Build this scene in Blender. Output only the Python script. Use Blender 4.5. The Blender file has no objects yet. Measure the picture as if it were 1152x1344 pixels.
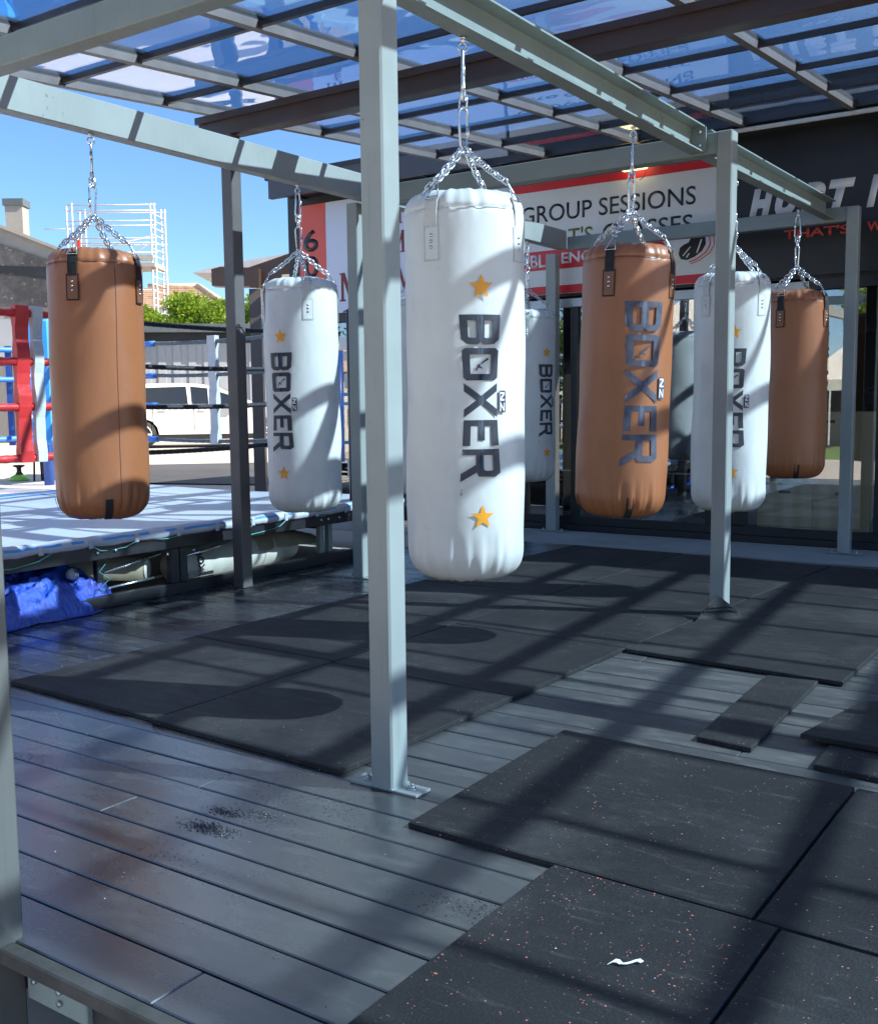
import bpy, bmesh, math, random
from mathutils import Vector, Matrix
rnd = random.Random(7)
S = bpy.context.scene
C = bpy.context.collection
PI = math.pi
R = math.radians

# ------------------------------------------------------------------ camera
cd = bpy.data.cameras.new('camera'); cam = bpy.data.objects.new('camera', cd); C.objects.link(cam)
F_PX = 1373.1
CR = Vector((0.82603, 0.56353, -0.01076)); CU = Vector((-0.04889, 0.09065, 0.99468)); CF = Vector((-0.56151, 0.82111, -0.10243))
CAMP = Vector((0, 0, 1.2))
m = Matrix((( CR.x, CU.x, -CF.x, CAMP.x), (CR.y, CU.y, -CF.y, CAMP.y), (CR.z, CU.z, -CF.z, CAMP.z), (0, 0, 0, 1)))
cam.matrix_world = m
cd.sensor_fit = 'HORIZONTAL'; cd.sensor_width = 36; cd.lens = F_PX / 1152 * 36
cd.clip_start = 0.05; cd.clip_end = 900
S.camera = cam

# ------------------------------------------------------------------ light
SUN = Vector((1.15, 0.44, 1.0)).normalized()
elev = math.asin(SUN.z); azim = math.atan2(SUN.x, SUN.y)
CLOUD_OFF = (4.581, -18.202)
W = bpy.data.worlds.new('World'); S.world = W; W.use_nodes = True
nt = W.node_tree; nt.nodes.clear()
sky = nt.nodes.new('ShaderNodeTexSky'); sky.sky_type = 'NISHITA'; sky.sun_disc = False
sky.sun_elevation = elev; sky.sun_rotation = azim; sky.altitude = 0; sky.air_density = 1.0; sky.dust_density = 0.0; sky.ozone_density = 9.0
bg = nt.nodes.new('ShaderNodeBackground'); bg.inputs[1].default_value = 0.08
wo = nt.nodes.new('ShaderNodeOutputWorld')
wt = nt.nodes.new('ShaderNodeTexCoord'); sx_ = nt.nodes.new('ShaderNodeSeparateXYZ'); nt.links.new(wt.outputs['Generated'], sx_.inputs[0])
def wm(op, a, b_, c_=None):
    k = nt.nodes.new('ShaderNodeMath'); k.operation = op
    for i, v in enumerate((a, b_, c_)):
        if v is None: continue
        if isinstance(v, (int, float)): k.inputs[i].default_value = v
        else: nt.links.new(v, k.inputs[i])
    return k.outputs[0]
zz = wm('ADD', wm('MAXIMUM', sx_.outputs[2], 0.0), 0.16); cx_ = nt.nodes.new('ShaderNodeCombineXYZ')
nt.links.new(wm('ADD', wm('DIVIDE', sx_.outputs[0], zz), CLOUD_OFF[0]), cx_.inputs[0]); nt.links.new(wm('ADD', wm('DIVIDE', sx_.outputs[1], zz), CLOUD_OFF[1]), cx_.inputs[1])
cn_ = nt.nodes.new('ShaderNodeTexNoise'); cn_.inputs['Scale'].default_value = .62; cn_.inputs['Detail'].default_value = 8; cn_.inputs['Roughness'].default_value = .58; nt.links.new(cx_.outputs[0], cn_.inputs['Vector'])
cr_ = nt.nodes.new('ShaderNodeMapRange'); cr_.inputs[1].default_value = .48; cr_.inputs[2].default_value = .64; nt.links.new(cn_.outputs[0], cr_.inputs[0])
up_ = nt.nodes.new('ShaderNodeMapRange'); up_.inputs[1].default_value = .24; up_.inputs[2].default_value = .42; nt.links.new(sx_.outputs[2], up_.inputs[0])
mxw = nt.nodes.new('ShaderNodeMix'); mxw.data_type = 'RGBA'; nt.links.new(wm('MULTIPLY', wm('MULTIPLY', cr_.outputs[0], up_.outputs[0]), .85), mxw.inputs[0]); nt.links.new(sky.outputs[0], mxw.inputs[6]); mxw.inputs[7].default_value = (6.2, 6.1, 6.0, 1)
nt.links.new(mxw.outputs[2], bg.inputs[0]); nt.links.new(bg.outputs[0], wo.inputs[0])
sl = bpy.data.lights.new('sun', 'SUN'); sl.energy = 4.8; sl.angle = R(0.6); sl.color = (1, 0.89, 0.76)
so = bpy.data.objects.new('sun', sl); C.objects.link(so)
so.rotation_euler = SUN.to_track_quat('Z', 'Y').to_euler(); so.location = SUN * 30
S.view_settings.view_transform = 'Standard'; S.view_settings.look = 'None'
S.view_settings.gamma = 1; S.view_settings.use_curve_mapping = False
S.view_settings.exposure = 1.45
S.cycles.max_bounces = 10; S.cycles.transparent_max_bounces = 24
S.cycles.caustics_reflective = False; S.cycles.caustics_refractive = False

# ------------------------------------------------------------------ helpers
def at(px, py, depth):
    """point of the place seen at photo pixel px, py at this depth"""
    return CAMP + CF * depth + CR * ((px - 576) / F_PX * depth) - CU * ((py - 672) / F_PX * depth)

class MB:
    def __init__(s): s.v = []; s.f = []; s.mi = []; s.cur = 0; s.sm = []; s.smooth = False
    def add(s, vs, fs):
        b = len(s.v); s.v += [tuple(v) for v in vs]
        for f in fs: s.f.append([b + i for i in f]); s.mi.append(s.cur); s.sm.append(s.smooth)
    def box(s, x0, x1, y0, y1, z0, z1, M=None):
        vs = [Vector((x, y, z)) for z in (z0, z1) for y in (y0, y1) for x in (x0, x1)]
        if M: vs = [M @ v for v in vs]
        s.add(vs, [(0, 2, 3, 1), (4, 5, 7, 6), (0, 1, 5, 4), (2, 6, 7, 3), (0, 4, 6, 2), (1, 3, 7, 5)])
        return s
    def cbox(s, x0, x1, y0, y1, z0, z1, c=0.004, M=None):
        """box whose twelve edges are chamfered"""
        bm = bmesh.new()
        bmesh.ops.create_cube(bm, size=1)
        for v in bm.verts: v.co = Vector(((x0 + x1) / 2 + v.co.x * (x1 - x0), (y0 + y1) / 2 + v.co.y * (y1 - y0), (z0 + z1) / 2 + v.co.z * (z1 - z0)))
        bmesh.ops.bevel(bm, geom=bm.edges[:], offset=min(c, 0.45 * min(x1 - x0, y1 - y0, z1 - z0)), segments=1, affect='EDGES')
        if M: bmesh.ops.transform(bm, matrix=M, verts=bm.verts)
        bm.verts.index_update()
        s.add([v.co.copy() for v in bm.verts], [[v.index for v in f.verts] for f in bm.faces]); bm.free()
        return s
    def prism(s, pts, d):
        """polygon (list of 3d points) pushed along vector d"""
        n = len(pts); d = Vector(d); pts = [Vector(p) for p in pts]
        s.add(pts + [p + d for p in pts], [list(range(n))[::-1], list(range(n, 2 * n))] + [(i, (i + 1) % n, n + (i + 1) % n, n + i) for i in range(n)])
        return s
    def tube(s, pts, r, seg=8, closed=False, cap=True):
        pts = [Vector(p) for p in pts]; n = len(pts)
        rr = r if isinstance(r, (list, tuple)) else [r] * n
        tans = []
        for i in range(n):
            a = pts[(i - 1) % n] if (closed or i) else pts[0]; b = pts[(i + 1) % n] if (closed or i < n - 1) else pts[-1]
            t = (b - a); tans.append(t.normalized() if t.length > 1e-9 else Vector((0, 0, 1)))
        up = Vector((0, 0, 1)) if abs(tans[0].z) < .9 else Vector((1, 0, 0))
        u = tans[0].cross(up).normalized(); vs = []
        for i in range(n):
            u = (u - tans[i] * u.dot(tans[i])).normalized(); w = tans[i].cross(u)
            for k in range(seg):
                a = 2 * PI * k / seg; vs.append(pts[i] + (u * math.cos(a) + w * math.sin(a)) * rr[i])
        fs = []
        for i in range(n if closed else n - 1):
            j = (i + 1) % n
            for k in range(seg):
                l = (k + 1) % seg; fs.append((i * seg + k, i * seg + l, j * seg + l, j * seg + k))
        if cap and not closed: fs += [list(range(seg))[::-1], list(range((n - 1) * seg, n * seg))]
        o = s.smooth; s.smooth = True; s.add(vs, fs); s.smooth = o
        return s
    def cyl(s, c, r, z0, z1, seg=16):
        return s.tube([(c[0], c[1], z0), (c[0], c[1], z1)], r, seg)
    def lathe(s, prof, seg=32, c=(0, 0, 0), fn=None):
        vs = []
        for (r, z) in prof:
            for k in range(seg):
                a = 2 * PI * k / seg; q = fn(r, z, a) if fn else (r, z)
                vs.append((c[0] + q[0] * math.cos(a), c[1] + q[0] * math.sin(a), c[2] + q[1]))
        fs = [(i * seg + k, i * seg + (k + 1) % seg, (i + 1) * seg + (k + 1) % seg, (i + 1) * seg + k) for i in range(len(prof) - 1) for k in range(seg)]
        fs += [list(range(seg))[::-1], list(range((len(prof) - 1) * seg, len(prof) * seg))]
        o = s.smooth; s.smooth = True; s.add(vs, fs); s.smooth = o
        return s
    def mesh(s, name, mats, off=(0, 0, 0)):
        me = bpy.data.meshes.new(name)
        o = Vector(off)
        me.from_pydata([Vector(v) - o for v in s.v], [], s.f)
        if not isinstance(mats, (list, tuple)): mats = [mats]
        for q in mats: me.materials.append(q)
        me.polygons.foreach_set('material_index', s.mi); me.polygons.foreach_set('use_smooth', s.sm)
        me.update(); return me

def wpos(o):
    p = Vector((0, 0, 0))
    while o: p += o.location; o = o.parent
    return p
def link(name, me, parent=None):
    o = bpy.data.objects.new(name, me); C.objects.link(o)
    if parent: o.parent = parent
    return o
def part(name, mb, mats, parent=None, label=None, local=False):
    """one mesh object; its coordinates are those of the place unless local"""
    o = link(name, mb.mesh(name, mats, (0, 0, 0) if (local or not parent) else wpos(parent)), parent)
    if label: o['label'] = label
    return o
def thing(name, label, cat, loc=(0, 0, 0), rotz=0, group=None):
    o = bpy.data.objects.new(name, None); C.objects.link(o); o.location = loc; o.rotation_euler = (0, 0, rotz)
    o.empty_display_size = 0.1
    o['label'] = label; o['category'] = cat
    if group: o['group'] = group
    return o
def tag(o, label, cat, group=None):
    o['label'] = label; o['category'] = cat
    if group: o['group'] = group
    return o
def struct(o): o['kind'] = 'structure'; return o
def stuff(o): o['kind'] = 'stuff'; return o
def copy_tree(o, parent=None):
    c = o.copy(); C.objects.link(c); c.parent = parent
    for ch in list(o.children): copy_tree(ch, c)
    return c

# ------------------------------------------------------------------ materials
def new_mat(name):
    mt = bpy.data.materials.new(name); mt.use_nodes = True
    n = mt.node_tree; n.nodes.clear()
    out = n.nodes.new('ShaderNodeOutputMaterial'); b = n.nodes.new('ShaderNodeBsdfPrincipled')
    n.links.new(b.outputs[0], out.inputs[0]); return mt, n, b, out
def coords(n, kind='Object', jitter=True):
    tc = n.nodes.new('ShaderNodeTexCoord')
    if not jitter: return tc.outputs[kind]
    oi = n.nodes.new('ShaderNodeObjectInfo'); ad = n.nodes.new('ShaderNodeVectorMath'); ad.operation = 'MULTIPLY_ADD'
    n.links.new(oi.outputs['Random'], ad.inputs[0]); ad.inputs[1].default_value = (17, 29, 11)
    n.links.new(tc.outputs[kind], ad.inputs[2]); return ad.outputs[0]
def mapping(n, vec, scale=(1, 1, 1)):
    mp = n.nodes.new('ShaderNodeMapping'); mp.inputs['Scale'].default_value = scale; n.links.new(vec, mp.inputs[0]); return mp.outputs[0]
def noise(n, vec, scale, detail=4, rough=.55):
    t = n.nodes.new('ShaderNodeTexNoise'); t.inputs['Scale'].default_value = scale; t.inputs['Detail'].default_value = detail
    t.inputs['Roughness'].default_value = rough; n.links.new(vec, t.inputs['Vector']); return t.outputs[0]
def ramp(n, fac, stops):
    r = n.nodes.new('ShaderNodeValToRGB'); e = r.color_ramp.elements
    while len(e) < len(stops): e.new(.5)
    for i, (p, c) in enumerate(stops):
        e[i].position = p; e[i].color = (c, c, c, 1) if isinstance(c, (int, float)) else (*c, 1)
    n.links.new(fac, r.inputs[0]); return r.outputs[0]
def mix(n, fac, a, b, mode='MIX'):
    x = n.nodes.new('ShaderNodeMix'); x.data_type = 'RGBA'; x.blend_type = mode
    for i, v in ((0, fac), (6, a), (7, b)):
        if isinstance(v, (int, float)): x.inputs[i].default_value = v if i == 0 else (v, v, v, 1)
        elif isinstance(v, tuple): x.inputs[i].default_value = (*v, 1)
        else: n.links.new(v, x.inputs[i])
    return x.outputs[2]
def bump(n, b, h, strength=.3, dist=.01):
    k = n.nodes.new('ShaderNodeBump'); k.inputs['Strength'].default_value = strength; k.inputs['Distance'].default_value = dist
    n.links.new(h, k.inputs['Height']); n.links.new(k.outputs[0], b.inputs['Normal']); return k
def plain(name, col, rough=.6, metal=0., var=.12, scale=6, bmp=0., spec=.5, bscale=60, jitter=True):
    """colour with gentle cloudy variation and optional grain"""
    mt, n, b, _ = new_mat(name); v = coords(n, jitter=jitter)
    f = noise(n, v, scale, 5)
    lo = tuple(c * (1 - var) for c in col); hi = tuple(min(1, c * (1 + var)) for c in col)
    n.links.new(ramp(n, f, [(.3, lo), (.7, hi)]), b.inputs['Base Color'])
    n.links.new(ramp(n, noise(n, v, scale * 2.3), [(.3, max(0, rough - .08)), (.7, min(1, rough + .08))]), b.inputs['Roughness'])
    b.inputs['Metallic'].default_value = metal; b.inputs['Specular IOR Level'].default_value = spec
    if bmp: bump(n, b, noise(n, v, bscale, 3), bmp, .004)
    return mt
M = {}
def steel_mat(name, col, rust=.0):
    mt, n, b, _ = new_mat(name); v = coords(n, jitter=False)
    big = noise(n, v, 3.0, 5); fine = noise(n, mapping(n, v, (1, 1, .25)), 40, 4)
    c = mix(n, ramp(n, big, [(.3, 0), (.75, 1)]), tuple(x * .88 for x in col), tuple(x * 1.08 for x in col))
    c = mix(n, ramp(n, fine, [(.62, 0), (.8, .35)]), c, tuple(x * .7 for x in col))
    spots = noise(n, v, 34, 6, .7); zone = noise(n, v, 1.7, 2)
    c = mix(n, ramp(n, mix(n, .35, spots, zone), [(.625, 0), (.66, .75)]), c, (.13, .075, .04))
    streak = noise(n, mapping(n, v, (26, 26, .8)), 1.4, 5, .7)
    c = mix(n, ramp(n, streak, [(.58, 0), (.74, .32)]), c, tuple(x * .5 for x in col))
    n.links.new(c, b.inputs['Base Color']); n.links.new(ramp(n, fine, [(.3, .34), (.7, .5)]), b.inputs['Roughness'])
    bump(n, b, fine, .08, .003); return mt
M['steel'] = steel_mat('painted_steel', (.235, .275, .26))
M['steel_light'] = steel_mat('painted_steel_light', (.30, .32, .30))
M['post_grey'] = steel_mat('weathered_post', (.12, .115, .105))
M['bronze'] = plain('bronze_aluminium', (.05, .032, .028), .38, 0, .15, 4)
M['post_brown'] = plain('brown_post_paint', (.115, .10, .095), .42, 0, .12, 3)
M['rafter'] = plain('grey_aluminium', (.17, .145, .135), .4, .2, .1, 4)
M['purlin'] = plain('black_glazing_bar', (.02, .019, .022), .35)
M['alu'] = plain('silver_frame', (.45, .47, .48), .35, .4, .06)
M['zinc'] = plain('zinc_plated', (.62, .63, .65), .26, .95, .1, 30)
M['black_metal'] = plain('black_metal', (.014, .014, .017), .4, 0, .25, 5)
M['black_web'] = plain('black_webbing', (.012, .012, .014), .8, 0, .2, 30, .4)
M['bolt'] = plain('bolt', (.5, .5, .5), .35, .8)
M['black_plastic'] = plain('black_plastic', (.02, .02, .022), .4)
M['timber_dark'] = plain('dark_joist', (.05, .045, .04), .8, 0, .4, 9, .4)

def leather(name, col, print_wear=False, rough=.42, wr=.35):
    mt, n, b, _ = new_mat(name); v = coords(n)
    big = noise(n, v, 2.2, 6, .6); mid = noise(n, mapping(n, v, (1, 1, .5)), 7, 6, .6)
    c = mix(n, ramp(n, big, [(.3, 0), (.7, 1)]), tuple(x * .9 for x in col), tuple(min(1, x * 1.07) for x in col))
    c = mix(n, ramp(n, mid, [(.56, 0), (.80, .42)]), c, tuple(x * .66 for x in col))
    scuff = noise(n, mapping(n, v, (2.5, 2.5, 9)), 4, 6, .75)
    c = mix(n, ramp(n, scuff, [(.64, 0), (.74, .30)]), c, (.22, .19, .16))
    n.links.new(c, b.inputs['Base Color'])
    n.links.new(ramp(n, mid, [(.3, rough - .06), (.7, rough + .1)]), b.inputs['Roughness'])
    vo = n.nodes.new('ShaderNodeTexVoronoi'); vo.inputs['Scale'].default_value = 260; n.links.new(v, vo.inputs['Vector'])
    soft = noise(n, mapping(n, v, (1, 1, .6)), 5, 3, .5)
    k = bump(n, b, vo.outputs[0], .05, .001)
    k2 = n.nodes.new('ShaderNodeBump'); k2.inputs['Strength'].default_value = wr; k2.inputs['Distance'].default_value = .02
    n.links.new(soft, k2.inputs['Height']); n.links.new(k2.outputs[0], k.inputs['Normal'])
    return mt
M['tan'] = leather('tan_leather', (.33, .115, .044), rough=.4, wr=.3)
M['tan_dark'] = leather('tan_leather_patch', (.22, .075, .03))
M['white_vinyl'] = leather('white_vinyl', (.66, .65, .61), rough=.4, wr=.4)
M['white_web'] = plain('white_webbing', (.58, .57, .53), .7, 0, .08, 30, .3)
M['stitch'] = plain('stitch_brown', (.32, .27, .22), .8)  # grey-brown of old bag seams and the small trademark
M['seam_tan'] = plain('tan_seam', (.12, .04, .02), .7)
M['seam_white'] = plain('white_seam', (.5, .5, .47), .8)
M['ink'] = plain('dark_print', (.035, .037, .05), .5, 0, .3, 20)
M['ink_blue'] = plain('slate_print', (.085, .085, .115), .8, 0, .35, 20)
M['star'] = plain('orange_print', (.90, .36, .015), .5, 0, .1, 20)
M['white_print'] = plain('white_print', (.75, .75, .75), .5, 0, .05)

def deck_mat():
    mt, n, b, _ = new_mat('composite_board'); v = coords(n)
    vw = coords(n, jitter=False)
    grain = noise(n, mapping(n, v, (1.2, 45, 10)), 6, 5, .6); cloud = noise(n, vw, 1.3, 5, .6); smear = noise(n, mapping(n, vw, (1, 3, 1)), 5, 6, .65)
    oi = n.nodes.new('ShaderNodeObjectInfo')
    c = mix(n, ramp(n, oi.outputs['Random'], [(0, 0), (1, 1)]), (.050, .050, .052), (.115, .111, .104))
    c = mix(n, ramp(n, grain, [(.35, 0), (.75, .5)]), c, (.062, .062, .062))
    c = mix(n, ramp(n, smear, [(.50, 0), (.70, .6)]), c, (.24, .22, .20))
    c = mix(n, ramp(n, cloud, [(.5, 0), (.75, .4)]), c, (.055, .055, .058))
    vo = n.nodes.new('ShaderNodeTexVoronoi'); vo.inputs['Scale'].default_value = 42; n.links.new(vw, vo.inputs['Vector'])
    dots = n.nodes.new('ShaderNodeMath'); dots.operation = 'LESS_THAN'; n.links.new(vo.outputs['Distance'], dots.inputs[0]); dots.inputs[1].default_value = .10
    sp = n.nodes.new('ShaderNodeSeparateColor'); n.links.new(vo.outputs['Color'], sp.inputs[0])
    gt = n.nodes.new('ShaderNodeMath'); gt.operation = 'GREATER_THAN'; n.links.new(sp.outputs[0], gt.inputs[0]); gt.inputs[1].default_value = .8
    mu = n.nodes.new('ShaderNodeMath'); mu.operation = 'MULTIPLY'; n.links.new(dots.outputs[0], mu.inputs[0]); n.links.new(gt.outputs[0], mu.inputs[1])
    c = mix(n, mu.outputs[0], c, (.02, .02, .02))
    geo = n.nodes.new('ShaderNodeNewGeometry'); dp = n.nodes.new('ShaderNodeVectorMath'); dp.operation = 'DOT_PRODUCT'; n.links.new(geo.outputs['Position'], dp.inputs[0]); dp.inputs[1].default_value = (1, .45, 0)
    wn = noise(n, mapping(n, geo.outputs['Position'], (1.2, 2.2, 1)), 1.6, 5, .6); ad = n.nodes.new('ShaderNodeMath'); ad.operation = 'MULTIPLY_ADD'; n.links.new(wn, ad.inputs[0]); ad.inputs[1].default_value = 1.1; n.links.new(dp.outputs['Value'], ad.inputs[2])
    dust = n.nodes.new('ShaderNodeMapRange'); dust.inputs[1].default_value = -.55; dust.inputs[2].default_value = .55; n.links.new(ad.outputs[0], dust.inputs[0]); dust = dust.outputs[0]   # damp clean boards to the left, dusty trodden ones to the right
    c = mix(n, dust, mix(n, .72, c, (.006, .009, .014)), mix(n, .12, mix(n, .22, c, (.025, .025, .025)), (.13, .12, .105)))
    n.links.new(c, b.inputs['Base Color'])
    n.links.new(ramp(n, mix(n, .5, smear, cloud), [(.35, .21), (.65, .31)]), b.inputs['Roughness'])
    rg = n.nodes.new('ShaderNodeMath'); rg.operation = 'MULTIPLY_ADD'; n.links.new(dust, rg.inputs[0]); rg.inputs[1].default_value = .15; n.links.new(b.inputs['Roughness'].links[0].from_socket, rg.inputs[2]); n.links.new(rg.outputs[0], b.inputs['Roughness'])
    io = n.nodes.new('ShaderNodeMapRange'); n.links.new(dust, io.inputs[0]); io.inputs[3].default_value = 2.35; io.inputs[4].default_value = 1.4; n.links.new(io.outputs[0], b.inputs['IOR'])
    b.inputs['Specular IOR Level'].default_value = .5
    bump(n, b, grain, .10, .002); return mt
M['deck'] = deck_mat()

def rubber_mat(name, dens, red, base=(.0165, .0150, .0150)):
    mt, n, b, _ = new_mat(name); v = coords(n)
    cloud = noise(n, v, 2.2, 6, .6); g = noise(n, v, 130, 3, .6)
    c = mix(n, ramp(n, cloud, [(.35, 0), (.7, 1)]), tuple(x * .8 for x in base), tuple(x * 1.35 for x in base))
    c = mix(n, ramp(n, g, [(.5, 0), (.75, .5)]), c, tuple(x * 2.0 for x in base))
    scr = noise(n, mapping(n, v, (1.5, 9, 1)), 3, 7, .7)
    c = mix(n, ramp(n, scr, [(.58, 0), (.78, .30)]), c, (.16, .15, .14))
    c = mix(n, ramp(n, noise(n, v, 1.3, 7, .7), [(.5, 0), (.68, .22)]), c, (.13, .12, .11))
    clump = noise(n, v, 3.1, 3)
    for sc, th, col, dn in ((70, .20, (.52, .17, .11), dens), (115, .22, (.42, .13, .10), dens * .8), (90, .17, (.42, .41, .39), .06 if red else .10)):
        vo = n.nodes.new('ShaderNodeTexVoronoi'); vo.inputs['Scale'].default_value = sc; n.links.new(v, vo.inputs['Vector'])
        sp = n.nodes.new('ShaderNodeSeparateColor'); n.links.new(vo.outputs['Color'], sp.inputs[0])
        rr = n.nodes.new('ShaderNodeMath'); rr.operation = 'MULTIPLY'; n.links.new(sp.outputs[1], rr.inputs[0]); rr.inputs[1].default_value = th
        lt = n.nodes.new('ShaderNodeMath'); lt.operation = 'LESS_THAN'; n.links.new(vo.outputs['Distance'], lt.inputs[0]); n.links.new(rr.outputs[0], lt.inputs[1])
        ds = n.nodes.new('ShaderNodeMath'); ds.operation = 'MULTIPLY'; n.links.new(ramp(n, clump, [(.35, .25), (.7, 1)]), ds.inputs[0]); ds.inputs[1].default_value = dn
        ls = n.nodes.new('ShaderNodeMath'); ls.operation = 'LESS_THAN'; n.links.new(sp.outputs[0], ls.inputs[0]); n.links.new(ds.outputs[0], ls.inputs[1])
        mu = n.nodes.new('ShaderNodeMath'); mu.operation = 'MULTIPLY'; n.links.new(lt.outputs[0], mu.inputs[0]); n.links.new(ls.outputs[0], mu.inputs[1])
        c = mix(n, mu.outputs[0], c, col)
    n.links.new(c, b.inputs['Base Color'])
    n.links.new(ramp(n, scr, [(.3, .55), (.7, .72)]), b.inputs['Roughness']); b.inputs['Specular IOR Level'].default_value = .3
    bump(n, b, g, .6, .004); return mt
M['rubber'] = rubber_mat('rubber_plain', .05, False)
M['rubber_red'] = rubber_mat('rubber_some_red', .35, True)
M['rubber_very_red'] = rubber_mat('rubber_much_red', .95, True)

def concrete(name, a, bb, sc=1.2, bs=25):
    mt, n, b, _ = new_mat(name); v = coords(n, jitter=False)
    f = noise(n, v, sc, 8, .65); g = noise(n, v, bs, 5, .7)
    c = mix(n, ramp(n, f, [(.35, 0), (.68, 1)]), a, bb); c = mix(n, ramp(n, g, [(.55, 0), (.8, .45)]), c, tuple(x * .55 for x in a))
    n.links.new(c, b.inputs['Base Color']); b.inputs['Roughness'].default_value = .85; bump(n, b, g, .25, .006); return mt
M['slab'] = concrete('slab_concrete', (.30, .29, .26), (.42, .41, .38))
M['yard'] = concrete('yard_concrete', (.42, .385, .32), (.52, .48, .41), .3, 6)
M['asphalt'] = concrete('asphalt', (.05, .052, .058), (.085, .085, .09), .5, 12)
M['render_wall'] = concrete('rendered_wall', (.26, .25, .23), (.36, .35, .32), .5, 3)

def mural_mat():
    mt, n, b, _ = new_mat('mural_paint'); v = coords(n, jitter=False)
    f = noise(n, v, 1.6, 8, .75); g = noise(n, v, 5.5, 6, .8)
    c = mix(n, ramp(n, f, [(.45, 0), (.62, .4)]), (.045, .046, .05), (.16, .165, .17))
    c = mix(n, ramp(n, g, [(.60, 0), (.66, .8)]), c, (.5, .5, .5)); n.links.new(c, b.inputs['Base Color']); b.inputs['Roughness'].default_value = .8
    return mt
M['mural'] = mural_mat()
def brick_mat():
    mt, n, b, _ = new_mat('grey_bricks'); v = coords(n, 'UV', False)
    t = n.nodes.new('ShaderNodeTexBrick'); n.links.new(coords(n, 'Generated', False), t.inputs['Vector'])
    t.inputs['Color1'].default_value = (.11, .11, .11, 1); t.inputs['Color2'].default_value = (.17, .165, .16, 1); t.inputs['Mortar'].default_value = (.3, .29, .27, 1)
    t.inputs['Scale'].default_value = 20; t.inputs['Mortar Size'].default_value = .03
    n.links.new(t.outputs[0], b.inputs['Base Color']); b.inputs['Roughness'].default_value = .85; return mt
M['brick_grey'] = brick_mat()

def glass_panel(name, tint, gl_rough, ior, wav=.0, wscale=2.0):
    """clear sheet: tinted see-through plus a mirror layer that grows towards grazing angles"""
    mt = bpy.data.materials.new(name); mt.use_nodes = True; n = mt.node_tree; n.nodes.clear()
    out = n.nodes.new('ShaderNodeOutputMaterial'); tr = n.nodes.new('ShaderNodeBsdfTransparent'); gl = n.nodes.new('ShaderNodeBsdfGlossy')
    tr.inputs[0].default_value = (*tint, 1); gl.inputs['Roughness'].default_value = gl_rough; gl.inputs[0].default_value = (.95, .97, 1, 1)
    lw_ = n.nodes.new('ShaderNodeLayerWeight'); lw_.inputs[0].default_value = .5
    f0 = ((ior - 1) / (ior + 1)) ** 2
    pw = n.nodes.new('ShaderNodeMath'); pw.operation = 'POWER'; n.links.new(lw_.outputs['Facing'], pw.inputs[0]); pw.inputs[1].default_value = 4
    fr = n.nodes.new('ShaderNodeMath'); fr.operation = 'MULTIPLY_ADD'; n.links.new(pw.outputs[0], fr.inputs[0]); fr.inputs[1].default_value = 1 - f0; fr.inputs[2].default_value = f0
    mx = n.nodes.new('ShaderNodeMixShader'); n.links.new(fr.outputs[0], mx.inputs[0]); n.links.new(tr.outputs[0], mx.inputs[1]); n.links.new(gl.outputs[0], mx.inputs[2])
    n.links.new(mx.outputs[0], out.inputs[0])
    if wav:
        v = coords(n, 'Object', False); w = noise(n, mapping(n, v, (1, 1.6, 1)), wscale, 2, .4)
        k = n.nodes.new('ShaderNodeBump'); k.inputs['Strength'].default_value = wav; k.inputs['Distance'].default_value = .03
        n.links.new(w, k.inputs['Height']); n.links.new(k.outputs[0], gl.inputs['Normal'])
    return mt
M['roof_sheet'] = glass_panel('blue_polycarbonate', (.69, .85, .99), .02, 1.6, .35, 1.3)
M['window_glass'] = glass_panel('reflective_glazing', (.95, .96, .96), 0, 2.7, .05, .8)
M['car_glass'] = plain('car_glass', (.01, .014, .018), .05, 0, .1, spec=1)

def emis(name, col, st):
    mt = bpy.data.materials.new(name); mt.use_nodes = True; n = mt.node_tree; n.nodes.clear()
    out = n.nodes.new('ShaderNodeOutputMaterial'); e = n.nodes.new('ShaderNodeEmission'); e.inputs[0].default_value = (*col, 1); e.inputs[1].default_value = st
    n.links.new(e.outputs[0], out.inputs[0]); return mt
M['lamp'] = emis('lit_lamp', (1, .80, .38), 1.1)
M['sign_white'] = plain('sign_white', (.70, .70, .67), .4, 0, .05, 1)
M['sign_red'] = plain('sign_red', (.62, .012, .02), .4, 0, .06, 1)
M['sign_black'] = plain('sign_black', (.012, .012, .014), .35, 0, .3, 1)
M['sign_olive'] = plain('sign_olive', (.16, .18, .03), .4)
M['letter_silver'] = plain('banner_white', (.72, .73, .74), .45, 0, .05, 2)
M['letter_red'] = plain('banner_red', (.60, .05, .025), .45, 0, .05, 2)
M['banner_red'] = plain('house_number_red', (.72, .10, .07), .45, 0, .05, 1)
M['banner_pale'] = plain('banner_pale', (.62, .66, .78), .45, 0, .05, 1)
M['maroon'] = plain('maroon', (.20, .02, .03), .5)
M['wall_black'] = plain('black_cladding', (.016, .016, .02), .5, 0, .35, 1.2)
M['fascia'] = plain('slate_fascia', (.05, .055, .075), .5, 0, .15, 1)
M['interior_dark'] = plain('interior_dark', (.03, .028, .028), .8, 0, .3, .8)
M['ply'] = None
def ply_mat():
    mt, n, b, _ = new_mat('plywood'); v = coords(n)
    w = n.nodes.new('ShaderNodeTexWave'); w.inputs['Scale'].default_value = 1.6; w.inputs['Distortion'].default_value = 9; w.inputs['Detail'].default_value = 3
    n.links.new(mapping(n, v, (1, 1, .4)), w.inputs['Vector'])
    n.links.new(mix(n, ramp(n, w.outputs[1], [(.3, 0), (.9, 1)]), (.86, .70, .42), (.74, .55, .28)), b.inputs['Base Color']); b.inputs['Roughness'].default_value = .6; return mt
M['ply'] = ply_mat()
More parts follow.
